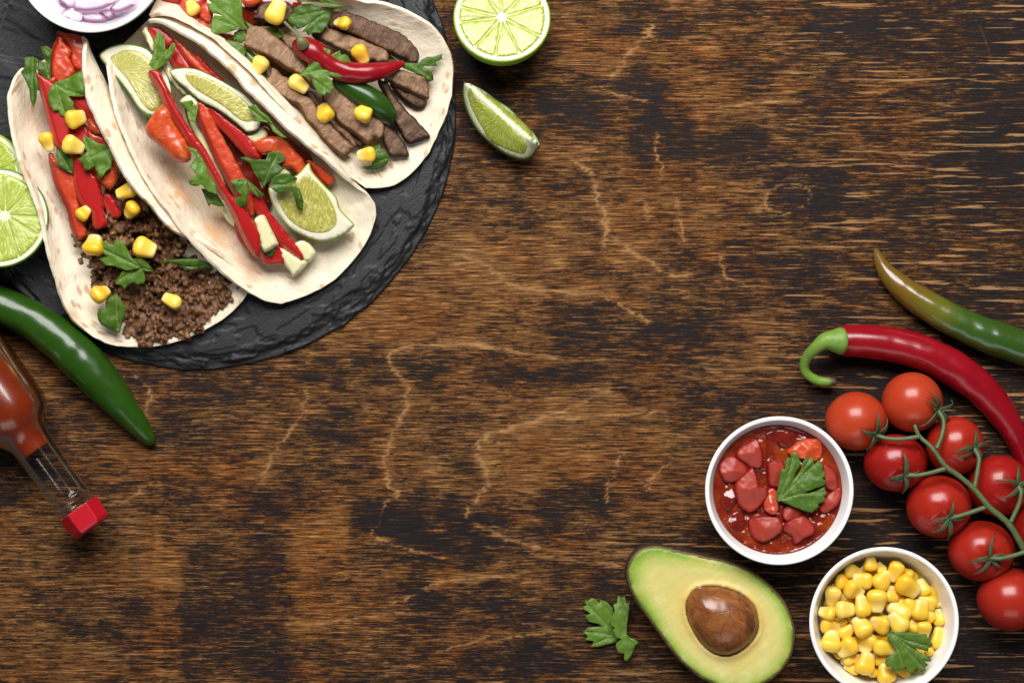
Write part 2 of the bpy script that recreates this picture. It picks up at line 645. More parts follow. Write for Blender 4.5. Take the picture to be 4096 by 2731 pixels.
def m_mince():
    m = MT('cooked_mince')
    p = m.pos()
    n = m.noise(p, 130, 4, .6)
    n2 = m.noise(p, 900, 3, .6)
    n = m.math('ADD', m.math('MULTIPLY', n, .6), m.math('MULTIPLY', m.noise(p, 320, 3, .6), .4))
    c = m.ramp(n, [(.32, (.045, .016, .007)), (.46, (.12, .050, .020)), (.58, (.22, .105, .046)), (.70, (.36, .20, .095))])
    c = m.mix(m.step(n2, .55, .75), c, m.mix(1., c, (.5, .42, .38), 'MULTIPLY'))
    m.set(color=c, rough=.28, spec=.38, coat=.0, coatr=.15, normal=m.bump(m.math('ADD', n2, m.math('MULTIPLY', n, .6)), .8, .0009), sss=.05, sscale=.001)
    return m.m


def m_rind(name='lime_rind', a=(.14, .28, .012), b=(.32, .46, .03)):
    m = MT(name)
    o = m.obj()
    n = m.noise(o, 60, 3); d = m.vor(o, 900, 'F1')
    m.set(color=m.mix(n, a, b), rough=.33, coat=.2, normal=m.bump(m.math('ADD', d, n), .35, .0006), sss=.08, sscale=.001)
    return m.m


def m_pith():
    m = MT('lime_pith')
    n = m.noise(m.obj(), 400, 3)
    m.set(color=m.mix(n, (.66, .66, .40), (.80, .79, .58)), rough=.45, sss=.2, sscale=.002, normal=m.bump(n, .3, .0005))
    return m.m


def m_pulp(name, a, b, hi):
    m = MT(name)
    q = m.attr('pv', True)
    n = m.noise(q, 1, 3, .6, .8)
    v = m.vor(m.scale(q, (.55, .6, 1)), 1.0, 'SMOOTH_F1')
    n2 = m.noise(m.obj(), 120, 2)
    c = m.mix(m.step(n, .36, .62), a, b)
    c = m.mix(m.math('MULTIPLY', m.step(n, .54, .66), .8), c, hi)
    c = m.mix(m.math('MULTIPLY', m.step(n2, .45, .7), .3), c, a)
    m.set(color=c, rough=.16, spec=.5, coat=.35, coatr=.05, sss=.3, sscale=.0025, srad=(.8, 1, .25), normal=m.bump(m.math('ADD', n, m.math('MULTIPLY', v, .5)), .55, .0009))
    return m.m


def m_avoflesh():
    m = MT('avocado_flesh')
    o = m.obj()
    d = m.attr('fd')
    n = m.noise(o, 70, 4, .6); n2 = m.noise(o, 260, 3)
    t = m.math('ADD', d, m.math('MULTIPLY', m.math('SUBTRACT', n, .5), .16))
    c = m.ramp(t, [(.0, (.16, .27, .028)), (.05, (.27, .39, .055)), (.14, (.45, .50, .12)), (.34, (.61, .57, .19)), (.75, (.67, .555, .18)), (1., (.62, .45, .12))])
    c = m.mix(m.math('MULTIPLY', m.step(n, .5, .72), .4), c, (.74, .69, .38))
    c = m.mix(m.math('MULTIPLY', m.step(m.noise(o, 45, 4), .52, .68), .4), c, (.62, .46, .13))
    m.set(color=c, rough=.42, spec=.4, sss=.2, sscale=.003, srad=(1, .9, .3), normal=m.bump(m.math('ADD', m.math('ADD', n, m.math('MULTIPLY', n2, .4)), m.math('MULTIPLY', m.noise(m.scale(m.rot(o, -.7), (40, 330, 100)), 1, 3, .6), .9)), .35, .0011))
    return m.m


def m_avoskin():
    m = MT('avocado_skin')
    o = m.obj()
    n = m.noise(o, 150, 3); v = m.vor(o, 420, 'F1')
    c = m.mix(n, (.018, .017, .012), (.075, .042, .018))
    m.set(color=c, rough=.45, normal=m.bump(v, .9, .0012))
    return m.m


def m_avorim():
    m = MT('avocado_cut_skin')
    n = m.noise(m.obj(), 300, 4)
    m.set(color=m.mix(n, (.05, .025, .010), (.17, .095, .034)), rough=.6, normal=m.bump(n, .6, .0008))
    return m.m


def m_pit():
    m = MT('avocado_pit')
    o = m.obj()
    w = m.noise(o, 40, 3, .6)
    n = m.noise(m.scale(m.rot(o, .6), (70, 110, 90)), 1, 3, .6, 1.2)
    s = m.nt.nodes.new('ShaderNodeVectorMath'); s.operation = 'ADD'
    m.nt.links.new(o, s.inputs[0])
    k = m.nt.nodes.new('ShaderNodeTexNoise'); m.nt.links.new(o, k.inputs['Vector']); k.inputs['Scale'].default_value = 55
    kk = m.scale(k.outputs['Color'], (.022, .022, .022)); m.nt.links.new(kk, s.inputs[1])
    v = m.vor(m.scale(m.rot(s.outputs[0], .5), (.55, 1.2, .6)), 75, 'DISTANCE_TO_EDGE')
    line = m.step(v, .03, .0)
    c = m.ramp(n, [(.28, (.12, .034, .011)), (.5, (.22, .072, .020)), (.72, (.33, .125, .036))])
    c = m.mix(m.math('MULTIPLY', m.step(w, .48, .62), .75), c, (.085, .026, .010))
    c = m.mix(m.math('MULTIPLY', line, .45), c, (.05, .014, .006))
    h = m.math('ADD', m.math('MULTIPLY', n, .5), m.math('MULTIPLY', line, -.3))
    m.set(color=c, rough=.26, spec=.55, normal=m.bump(h, .25, .0005))
    return m.m


def m_onion():
    m = MT('red_onion')
    o = m.obj()
    n = m.noise(m.scale(o, (250, 600, 300)), 1, 3)
    c = m.mix(n, (.66, .50, .64), (.80, .70, .78))
    c = m.mix(m.math('MULTIPLY', m.step(m.attr('skin'), .2, .8), .9), c, (.22, .055, .19))
    m.set(color=c, rough=.22, coat=.3, sss=.35, sscale=.003, srad=(1, .6, .9), normal=m.bump(n, .4, .0006))
    return m.m


def m_sauce(name, a, b, sc=120, bump=.25, rough=.08):
    m = MT(name)
    n = m.noise(m.pos(), sc, 4, .55)
    n2 = m.noise(m.pos(), sc * 4, 3, .6)
    m.set(color=m.mix(m.step(n, .35, .7), a, b), rough=rough, coat=.15, coatr=.03, sss=.1, sscale=.002, srad=(1, .3, .1), spec=.4,
          normal=m.bump(m.math('ADD', n, m.math('MULTIPLY', n2, .25)), bump, .002))
    return m.m


def m_turning():
    m = MT('turning_chili')
    t = m.math('ADD', m.attr('t'), m.math('MULTIPLY', m.math('SUBTRACT', m.noise(m.obj(), 70, 3), .5), .10))
    t = m.math('ADD', t, m.math('MULTIPLY', m.math('SINE', m.attr('ang')), -.03))
    c = m.ramp(t, [(.0, (.15, .078, .010)), (.22, (.155, .090, .009)), (.36, (.115, .115, .010)), (.48, (.035, .085, .008)), (1., (.018, .06, .006))])
    m.set(color=c, rough=.26, coat=.35, coatr=.1, sss=.06, sscale=.002, normal=m.bump(m.noise(m.obj(), 90, 2), .3, .0015))
    return m.m


def m_stem(name, a, b, tipc=None):
    m = MT(name)
    n = m.noise(m.obj(), 260, 3, .6)
    c = m.mix(n, a, b)
    if tipc is not None:
        c = m.mix(m.step(m.math('ADD', m.attr('t'), m.math('MULTIPLY', m.math('SUBTRACT', n, .5), .06)), .90, .97), c, tipc)
    m.set(color=c, rough=.5, normal=m.bump(n, .5, .0008), sss=.05, sscale=.001)
    return m.m


def m_glass():
    m = MT('clear_glass')
    nt = m.nt
    nt.nodes.remove(m.b)
    tr = nt.nodes.new('ShaderNodeBsdfTransparent'); tr.inputs[0].default_value = (.95, .96, .955, 1)
    gl = nt.nodes.new('ShaderNodeBsdfGlossy'); gl.inputs['Roughness'].default_value = .13
    fr = nt.nodes.new('ShaderNodeFresnel'); fr.inputs[0].default_value = 1.5
    k = m.math('MULTIPLY', fr.outputs[0], .6, True)
    mx = nt.nodes.new('ShaderNodeMixShader')
    nt.links.new(k, mx.inputs[0]); nt.links.new(tr.outputs[0], mx.inputs[1]); nt.links.new(gl.outputs[0], mx.inputs[2])
    nt.links.new(mx.outputs[0], m.out.inputs['Surface'])
    return m.m


def m_cuke():
    m = MT('cucumber_flesh')
    n = m.noise(m.obj(), 200, 3)
    c = m.mix(n, (.68, .66, .34), (.78, .77, .50))
    c = m.mix(m.math('MULTIPLY', m.attr('skin'), 1.0), c, (.015, .04, .008))
    m.set(color=c, rough=.28, coat=.2, sss=.25, sscale=.003, srad=(.9, 1, .4), normal=m.bump(n, .3, .0007))
    return m.m


MWOOD, MSLATE, MCER, MTORT = m_wood(), m_slate(), m_ceramic(), m_tortilla()
MPARS, MCORN, MMINCE = m_parsley(), m_corn(), m_mince()
MSKIN = m_veg('red_pepper_skin', (.32, .007, .008), (.45, .014, .012), .30, .12, .08, .12, 90, cutc=(.56, .075, .045))
MFLESH = m_veg('red_pepper_flesh', (.42, .026, .010), (.56, .070, .018), .36, .15, .12, .5, 420, edge=(.58, .11, .025), edgew=.3, cutc=(.30, .008, .009))
MORANGE = m_veg('orange_red_flesh', (.44, .026, .010), (.58, .095, .022), .28, .2, .2, .35, 75, streak=(.62, .17, .045))
MTOMCH = m_veg('diced_tomato', (.40, .026, .018), (.55, .085, .042), .24, .3, .25, .5, 130, edge=(.32, .012, .012), edgew=.3, streak=(.60, .16, .075))
MSALCH = m_veg('salsa_tomato_piece', (.31, .024, .017), (.43, .070, .042), .34, .0, .35, .35, 70, srad=(1, .25, .15), edge=(.21, .007, .006), edgew=.6, spec=.28)
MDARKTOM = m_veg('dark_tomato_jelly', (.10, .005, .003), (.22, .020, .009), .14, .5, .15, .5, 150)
MTOM = m_veg('cherry_tomato', (.25, .005, .005), (.34, .012, .008), .27, .12, .06, .10, 30, vary=(.39, .026, .011))
MTOMO = m_veg('cherry_tomato_orange', (.40, .036, .012), (.45, .050, .015), .30, .1, .08, .03, 40)
MCHR = m_veg('red_chili', (.20, .0016, .007), (.31, .005, .012), .27, .15, .06, .3, 75)
MCHG = m_veg('green_chili', (.011, .044, .0025), (.024, .078, .005), .28, .15, .04, .3, 75)
MGPEP = m_veg('green_pepper_strip', (.028, .075, .008), (.085, .14, .022), .26, .2, .1, .3, 120, edge=(.20, .26, .05), edgew=.3)
MSTEAK = m_steak('steak_cut', (.28, .160, .092), (.43, .275, .175), (.17, .072, .024), .85)
MSEAR = m_steak('steak_seared', (.12, .062, .036), (.24, .145, .10), (.042, .018, .009), 1.2)
MRIND, MPITH = m_rind(), m_pith()
MMEMB = m_veg('lime_membrane', (.52, .55, .17), (.60, .63, .26), .35, .1, .2, .2, 300)
MRIND2 = m_rind('lime_rind_dark', (.035, .11, .010), (.11, .24, .02))
MPULP = m_pulp('lime_pulp', (.33, .39, .035), (.45, .51, .085), (.64, .68, .28))
MPULPG = m_pulp('lime_pulp_green', (.32, .42, .04), (.45, .53, .10), (.66, .71, .32))
MPULPY = m_pulp('lime_pulp_pale', (.37, .34, .06), (.50, .47, .12), (.70, .67, .36))
MPITHC = m_veg('lime_pith_cream', (.70, .62, .44), (.80, .74, .58), .45, .05, .2, .3, 300)
MAVOF, MAVOS, MAVOR, MPIT = m_avoflesh(), m_avoskin(), m_avorim(), m_pit()
MONION = m_onion()
MSALSA = m_sauce('salsa_sauce', (.15, .009, .004), (.27, .038, .008), 110, .3)
MHOT = m_sauce('hot_sauce', (.155, .014, .002), (.20, .024, .004), 40, .04, .25)
MTURN = m_turning()
MSTEM = m_stem('chili_stem', (.10, .22, .022), (.20, .33, .045), (.07, .05, .035))
MVINE = m_stem('tomato_vine', (.050, .088, .028), (.115, .155, .058))
MSEPAL = m_stem('tomato_sepal', (.028, .060, .022), (.075, .115, .045))
MCSTEM = m_stem('dry_chili_stem', (.10, .11, .04), (.20, .20, .08))
MGLASS, MCUKE = m_glass(), m_cuke()
MCAP = m_veg('red_plastic_cap', (.42, .004, .014), (.44, .005, .016), .32, .2, .02, .02, 60)

# ------------------------------------------------------------------ table
def build_table():
    def axis(lo, hi, a, b, fine):
        return np.unique(np.r_[np.linspace(lo, a, 20), np.arange(a, b, fine), np.linspace(b, hi, 20)])
    xs = axis(-1500, 5600, -60, 4160, 6.0); ys = axis(-1400, 4100, -60, 2795, 6.0)
    X, Y = np.meshgrid(xs, ys)
    x, y = X.ravel(), Y.ravel()
    P = np.c_[x, y] * 0.57422          # overview pixels
    px, py = P[:, 0], P[:, 1]
    wx = px + 26 * (fbm(px / 60, py / 14, 3, 3) - .5) * 2
    wy = py + 12 * (fbm(px / 90, py / 40, 5, 3) - .5) * 2
    dark = 0.47 + .55 * (fbm(px / 190, py / 95, 11, 4) - .5) + .30 * (fbm(px / 60, py / 24, 31, 3) - .5)

    def blob(cx, cy, rx, ry, a, soft=.55):
        r = np.sqrt(((wx - cx) / rx) ** 2 + ((wy - cy) / ry) ** 2)
        return a * (1 - sst(1 - soft, 1 + soft * .6, r))

    def box(x0, x1, y0, y1, a, sx=10, sy=30):
        xx = px + 16 * (fbm(px / 20, py / 12, 41, 3) - .5)
        return a * sst(x0 - sx, x0 + sx, xx) * (1 - sst(x1 - sx, x1 + sx, xx)) * sst(y0 - sy, y0 + sy, wy) * (1 - sst(y1 - sy, y1 + sy, wy))
    # charred places and bare places, roughly as they lie on the board
    for b in [(1330, 230, 110, 70, .22), (1480, 195, 70, 60, .30), (1720, 170, 90, 38, .22), (1980, 60, 110, 30, .25), (1690, 340, 130, 50, .20), (1350, 430, 90, 70, .2),
              (1860, 430, 110, 70, .18), (2250, 340, 150, 120, .14), (1100, 230, 60, 150, .22), (1500, 330, 60, 90, .28), (1750, 640, 160, 60, .18), (1540, 590, 60, 60, .15),
              (1340, 710, 80, 24, .14), (1230, 860, 120, 26, .16), (980, 840, 60, 26, .22), (1330, 750, 90, 40, .1), (1620, 760, 140, 50, .16), (2050, 860, 260, 90, .16),
              (640, 1150, 120, 40, .22), (880, 1190, 90, 45, .28), (1060, 1230, 130, 70, .26), (780, 1340, 60, 60, .1), (1120, 1400, 150, 60, .22), (1180, 1520, 170, 50, .25),
              (1320, 1180, 110, 80, .18), (1500, 1330, 130, 130, .14), (1340, 1330, 80, 60, .15), (2100, 1500, 300, 120, .10), (1700, 900, 130, 40, .12), (120, 1060, 150, 50, .15),
              (470, 900, 130, 40, .18), (760, 960, 90, 50, .18), (420, 1020, 90, 60, .18), (620, 870, 120, 30, .12), (1960, 1180, 300, 240, .12)]:
        dark = dark + blob(*b)
    for b in [(1030, 620, 170, 110, -.20), (900, 720, 120, 60, -.20), (1180, 640, 200, 100, -.10), (1220, 1060, 130, 90, -.22), (960, 1040, 60, 60, -.06), (1500, 130, 160, 50, -.14),
              (1560, 430, 120, 60, -.14), (1720, 90, 130, 40, -.14), (2130, 330, 120, 36, -.16), (1300, 90, 90, 60, -.12), (1200, 920, 220, 60, -.10), (1600, 1010, 170, 60, -.06),
              (1400, 480, 120, 50, -.10), (1130, 370, 60, 120, -.04), (730, 1240, 70, 90, -.10)]:
        dark = dark + blob(*b)
    dark += box(418, 540, 1230, 1600, .08, 14, 80) + box(542, 662, 1130, 1600, .13, 26, 80)
    dark += box(664, 800, 1150, 1500, -.11, 14, 90) + box(-80, 414, 1290, 1600, -.04, 4, 40) + box(330, 414, 1240, 1600, -.08, 9, 90) + box(940, 985, 1150, 1400, .10, 8, 40)
    dark += box(806, 960, 1160, 1300, .1, 10, 20)
    dark += box(355, 372, 1050, 1600, -.12, 5, 40)
    dark += box(1440, 1590, 30, 420, .08, 14, 40) + box(1560, 1600, 260, 480, .12, 10, 30)
    dark = .5 + (dark - .5) * .92
    # hard annual-ring lines
    lines = [[(905, 806), (930, 799), (975, 795), (1060, 791), (1130, 797), (1190, 808), (1250, 820), (1310, 828), (1390, 825)],
             [(905, 806), (895, 830), (915, 855), (928, 880), (936, 920), (920, 965), (895, 1010), (885, 1060), (895, 1110), (915, 1140)],
             [(888, 1150), (872, 1175), (872, 1200), (855, 1228)],
             [(1060, 585), (1110, 605), (1150, 640), (1200, 665), (1300, 672), (1390, 680), (1440, 708), (1500, 748)],
             [(1310, 360), (1340, 385), (1362, 402), (1370, 450), (1390, 490), (1395, 530), (1440, 570), (1490, 600), (1545, 632), (1590, 625)],
             [(1400, 893), (1330, 930), (1240, 962), (1170, 985), (1108, 1005), (1098, 1050), (1118, 1090), (1110, 1130), (1072, 1172), (1090, 1200), (1170, 1238), (1300, 1272)],
             [(1520, 945), (1400, 953), (1260, 962)],
             [(706, 890), (690, 950), (650, 1005), (622, 1060), (598, 1102)], [(868, 1236), (950, 1264), (1020, 1282)],
             [(1378, 202), (1410, 218), (1470, 230), (1500, 236)], [(1512, 300), (1505, 340), (1525, 390), (1512, 415)], [(1558, 455), (1562, 500), (1572, 560)],
             [(1660, 590), (1655, 610), (1670, 640), (1720, 655)], [(1755, 460), (1780, 430), (1830, 420), (1860, 440), (1850, 470), (1810, 490), (1770, 480), (1750, 455)],
             [(660, 1436), (790, 1425), (920, 1408), (1010, 1410)], [(900, 1390), (960, 1360), (1050, 1330), (1180, 1322)], [(340, 1110), (300, 1140), (240, 1160)],
             [(1000, 1500), (1120, 1465), (1300, 1450)], [(1220, 1270), (1320, 1285), (1420, 1300)], [(1400, 505), (1386, 560)], [(1480, 460), (1490, 500)],
             [(310, 860), (345, 900), (330, 960)], [(1650, 250), (1760, 235), (1830, 230)], [(1410, 170), (1450, 120), (1500, 60)], [(2250, 80), (2275, 150)],
             [(1480, 1130), (1500, 1100), (1540, 1060)], [(1390, 1160), (1400, 1110), (1430, 1040)]]
    wid = [7, 7.5, 6, 6, 6.5, 6, 4, 6, 4, 4, 4, 4, 5, 3.5, 3, 3.5, 5, 3, 4, 7, 7, 4, 4, 7, 2, 3, 3]
    PW = np.c_[px + 9 * (fbm(px / 30, py / 9, 8, 3) - .5) * 2 + 13 * (vn(px / 26, py / 3.6, 88) - .5), py + 7 * (fbm(px / 40, py / 14, 18, 3) - .5) * 2]
    ring = np.zeros(len(x))
    for L, w in zip(lines, wid):
        Lr = resample(L, len(L) * 4)
        bb = (px > Lr[:, 0].min() - 60) & (px < Lr[:, 0].max() + 60) & (py > Lr[:, 1].min() - 60) & (py < Lr[:, 1].max() + 60)
        d = np.full(len(x), 99.0)
        d[bb] = polydist(PW[bb], Lr)
        # sharp on one side, fading on the other
        w = w * .62
        ring = np.maximum(ring, np.maximum(np.exp(-(d / w) ** 2), .45 * np.exp(-d / (w * 2.2))) * (.45 + .55 * sst(.3, .6, fbm(px / 30, py / 20, 99, 2))))
    scr = np.zeros(len(x))
    for L, w in [([(1378, 436), (1580, 377), (1750, 345), (1920, 316), (2100, 268), (2260, 235), (2360, 228)], 1.8), ([(595, 850), (620, 905), (630, 945)], 1.1), ([(2250, 60), (2268, 105), (2278, 150)], 1.2)]:
        Lr = resample(L, 30)
        scr = np.maximum(scr, np.exp(-(polydist(np.c_[px, py], Lr) / w) ** 2) * (.35 + .65 * vn(px / 25, py / 9, 77)))
    ridge = .12 + .88 * sst(1560, 2150, px + 120 * (fbm(px / 200, py / 150, 51, 2) - .5)) * (1 - .25 * sst(900, 500, py))
    ridge = np.maximum(ridge, .75 * sst(1280, 1560, px) * sst(1080, 1250, py))
    dark = dark + .20 * sst(1600, 2150, px) + .06 * sst(1250, 1500, py)
    warm = np.clip(box(330, 418, 1100, 1600, .4, 9, 90) + box(664, 800, 1150, 1520, .35, 14, 90) + .8 * (fbm(px / 260, py / 180, 61, 2) - .45), 0, 1)
    V = np.c_[(x - 2048) * K, (1365.5 - y) * K, np.zeros(len(x))]
    nx, ny = len(xs), len(ys)
    idx = np.arange(nx * ny).reshape(ny, nx)
    F = np.stack([idx[1:, :-1], idx[1:, 1:], idx[:-1, 1:], idx[:-1, :-1]], -1).reshape(-1, 4)
    me = bpy.data.meshes.new('table_top')
    me.vertices.add(len(V)); me.vertices.foreach_set('co', V.astype(np.float32).ravel())
    me.loops.add(F.size); me.loops.foreach_set('vertex_index', F.astype(np.int32).ravel())
    me.polygons.add(len(F)); me.polygons.foreach_set('loop_start', np.arange(0, F.size, 4, dtype=np.int32))
    me.update(calc_edges=True)
    for k, a in (('dark', dark), ('ring', ring), ('ridge', ridge), ('scratch', scr), ('warm', warm)):
        at = me.attributes.new(k, 'FLOAT', 'POINT'); at.data.foreach_set('value', a.astype(np.float32))
    me.materials.append(MWOOD)
    o = bpy.data.objects.new('table_top', me)
    COL.objects.link(o)
    tag(o, 'dark brown charred plywood table top with pale wavy ring lines', None, None, 'structure')


build_table()

# ------------------------------------------------------------------ slate board
SLZ = 7.0


def build_slate():
    cx, cy, R0 = 784, 437, 1041
    nt = 900
    rr = np.r_[np.linspace(0, .80, 26), np.linspace(.81, 1.0, 46)]
    th = np.linspace(0, 2 * math.pi, nt, endpoint=False)
    T, R = np.meshgrid(th, rr)
    ct, s_ = np.cos(T), np.sin(T)
    edge = 1 + .012 * (fbm(ct * 4 + 9, s_ * 4 + 9, 3, 4) - .5) + .010 * (fbm(ct * 16 + 9, s_ * 16 + 9, 6, 3) - .5)
    rad = R0 * R * (1 + (edge - 1) * sst(.6, 1, R))
    X = cx + rad * ct; Y = cy + rad * s_
    w = .03 + .055 * fbm(ct * 5 + 3, s_ * 5 + 5, 23, 3)
    e = (1 - R) / w + .9 * (fbm(X / 60, Y / 60, 29, 4) - .5)
    TP, RP = T * R0 / 70, (1 - R) * R0 / 16
    e = (1 - R) / w + 1.3 * (fbm(TP, RP * .6, 29, 4) - .5)
    lev = np.clip(e, 0, 1)
    st = np.floor(lev * 3.0 + 1.2 * (fbm(TP * .8, RP * .5, 7, 2) - .5)) / 3.0
    z = SLZ * (0.30 + .70 * (.55 * sst(0, 1, lev) + .45 * np.clip(st, 0, 1)))
    z = z + .5 * (fbm(TP * 2, RP, 55, 3) - .5) * (1 - sst(.6, 1.3, e)) + .25 * (fbm(X / 130, Y / 130, 66, 3) - .5)
    z[-1] = np.clip(z[-1] - 1.2, .8, 9)
    f = fz(5)
    V = np.stack([(X - 2048) * K * f, (1365.5 - Y) * K * f, z / 1000.0], -1).reshape(-1, 3)
    nr = len(rr)
    F = []
    for i in range(nr - 1):
        for k in range(nt):
            k2 = (k + 1) % nt
            F.append((i * nt + k, (i + 1) * nt + k, (i + 1) * nt + k2, i * nt + k2))
    n = len(V)
    bot = V[-nt:].copy(); bot[:, 2] = 0.0002
    V = np.vstack([V, bot])
    for k in range(nt):
        k2 = (k + 1) % nt
        F.append(((nr - 1) * nt + k, n + k, n + k2, (nr - 1) * nt + k2))
    F.append(tuple(n + k for k in range(nt)))
    o = mk('slate_board', V, flipf(F), MSLATE)
    tag(o, 'round black slate serving board with chipped edge under the tacos', 'serving board')


build_slate()


# ------------------------------------------------------------------ bowls
def bowl(cx, cy, r_px, label, h=40.0, fh=0.0):
    r = r_px * K * fz(h + fh) * 1000
    pr = [(0.1, .8), (r * .50, .8), (r * .53, 0), (r * .60, 0), (r * .62, 1.5), (r * .74, 7), (r * .88, 18), (r * .955, 29), (r * .992, 38), (r * 1.0, h - .9), (r * .994, h - .25), (r * .978, h),
          (r * .955, h - .25), (r * .935, h - 1.4), (r * .872, 31), (r * .79, 20), (r * .64, 10), (r * .45, 6), (.1, 5)]
    P = crom(pr, 4)
    V, F = lathe(P / 1000.0, 128)
    c = W((cx, cy), h + fh)
    V = V + np.array([c.x, c.y, fh / 1000])
    o = mk('bowl', V, F, MCER, origin=np.array([c.x, c.y, fh / 1000]))
    tag(o, label, 'bowl', 'white ceramic bowls')
    return np.array([c.x, c.y, fh / 1000]), r / 1000


SAL_C, SAL_R = bowl(*Q1('8', 936, 811), 297.5, 'small white round bowl filled with chunky red salsa')
CRN_C, CRN_R = bowl(*Q1('A', 1012, 929), 299.5, 'small white round bowl filled with yellow sweetcorn')
ONI_C, ONI_R = bowl(361, -172, 303, 'white bowl of sliced red onion standing on the slate', 40.0, SLZ)


# ------------------------------------------------------------------ tortillas
def taco(L, BL, C, BR, R, label, seed, stain=None, rows=110):
    A = [resample(q, rows) for q in (L, BL, C, BR, R)]
    nb = 22
    V = []; uv = []
    for i in range(rows):
        l, bl, c, br, r = [a[i] for a in A]
        for k in range(nb):
            t = k / nb
            V.append((1 - t) ** 2 * l + 2 * t * (1 - t) * bl + t * t * c)
        for k in range(nb + 1):
            t = k / nb
            V.append((1 - t) ** 2 * c + 2 * t * (1 - t) * br + t * t * r)
        for k in range(2 * nb + 1):
            uv.append((i / rows * .21, k / (2 * nb) * .15 + seed, 0))
    V = np.array(V)
    m = 2 * nb + 1
    x, y = V[:, 0], V[:, 1]
    V[:, 2] += 1.1 * (fbm(x / 60, y / 60, 70 + seed, 3) - .5) * 2
    eg = np.tile(np.abs(np.linspace(-1, 1, m)) ** 6, rows)
    V[:, 0] += eg * 3.5 * (fbm(x / 35, y / 35, 90 + seed, 3) - .5) * 2
    V[:, 1] += eg * 3.5 * (fbm(x / 35, y / 35, 95 + seed, 3) - .5) * 2
    V[:, 2] = np.maximum(V[:, 2], SLZ + 1.2)
    st = np.zeros(len(V))
    for (sx, sy, sr, sa) in stain or []:
        st = np.maximum(st, sa * np.exp(-((x - sx) ** 2 + (y - sy) ** 2) / sr ** 2))
    f = (HC - V[:, 2] / 1000) / HC
    WV = np.c_[(x - 2048) * K * f, (1365.5 - y) * K * f, V[:, 2] / 1000]
    F = []
    for i in range(rows - 1):
        for k in range(m - 1):
            F.append((i * m + k, i * m + k + 1, (i + 1) * m + k + 1, (i + 1) * m + k))
    o = mk('tortilla', WV, F, MTORT, attrs={'uvw': np.array(uv), 'stain': st})
    solidify(o, .0021, 0)
    b = o.modifiers.new('soft_edge', 'BEVEL'); b.width = .0006; b.segments = 2; b.limit_method = 'ANGLE'
    tag(o, label, 'tortilla', 'folded tortillas on the slate')
    return o


taco(L=[(90, 275, 22), (62, 308, 26), (42, 355, 28), (35, 396, 30), (40, 459, 31), (51, 540, 32), (68, 608, 33), (94, 687, 33), (128, 768, 33), (158, 855, 32), (179, 952, 30), (199, 1034, 28), (224, 1120, 26), (247, 1202, 23),
        (281, 1268, 20), (327, 1314, 18), (388, 1355, 15), (459, 1381, 12.5), (531, 1388, 11), (610, 1386, 10)],
     BL=[(160, 260, 9), (130, 500, 8.5), (200, 780, 8.5), (290, 1050, 8.5), (420, 1270, 9), (700, 1376, 9.5)],
     C=[(230, 200, 9), (290, 500, 8.5), (420, 780, 8.5), (560, 1030, 8.5), (800, 1328, 9.5)],
     BR=[(350, 130, 14), (540, 300, 14), (650, 540, 15), (820, 770, 15), (960, 960, 12), (1000, 1130, 10), (935, 1268, 9.5)],
     R=[(322, 158, 30), (340, 172, 36), (337, 213, 40), (336, 277, 43), (342, 340, 45), (353, 404, 46), (379, 464, 46), (408, 523, 46), (442, 591, 45), (480, 667, 44), (510, 717, 43), (556, 779, 41), (607, 830, 38), (643, 876, 36),
        (699, 927, 34), (800, 970, 30), (900, 1030, 23), (965, 1095, 15), (990, 1169, 11)],
     label='left tortilla folded around minced meat and red pepper strips', seed=1.0, stain=[(135, 480, 60, .5), (170, 560, 60, .35), (215, 640, 40, .4)])
taco(L=[(432, 262, 36), (442, 340, 39), (457, 408, 40), (472, 472, 41), (502, 549, 41), (527, 608, 41), (557, 667, 40), (587, 722, 40), (628, 789, 39), (679, 845, 37), (714, 906, 36), (765, 962, 34), (816, 1018, 31), (867, 1069, 28),
        (918, 1115, 24), (990, 1168, 19), (1060, 1203, 15), (1120, 1214, 12.5)],
     BL=[(480, 200, 15), (540, 400, 10), (640, 640, 9), (780, 860, 9), (960, 1050, 9), (1235, 1190, 10)],
     C=[(500, 170, 15), (620, 330, 10), (780, 560, 9), (950, 800, 9), (1120, 990, 9), (1341, 1118, 10)],
     BR=[(640, 40, 30), (890, -10, 20), (1124, 145, 17), (1330, 370, 14), (1450, 600, 12), (1480, 800, 10.5), (1495, 975, 10.5)],
     R=[(595, 90, 38), (625, 86, 42), (659, 96, 44), (723, 132, 46), (787, 170, 47), (851, 221, 47), (936, 298, 47), (988, 362, 46), (1074, 444, 45), (1149, 518, 43), (1218, 576, 40), (1304, 644, 35), (1361, 696, 30), (1418, 736, 25), (1470, 776, 19),
        (1496, 811, 15), (1501, 856, 13)],
     label='middle tortilla folded around pepper strips, cucumber and lime wedges', seed=2.0,
     stain=[(720, 760, 90, .55), (880, 900, 90, .7), (960, 1020, 70, .75), (1010, 1080, 60, .6), (640, 640, 60, .35), (1330, 880, 70, .35), (1290, 960, 50, .4)])
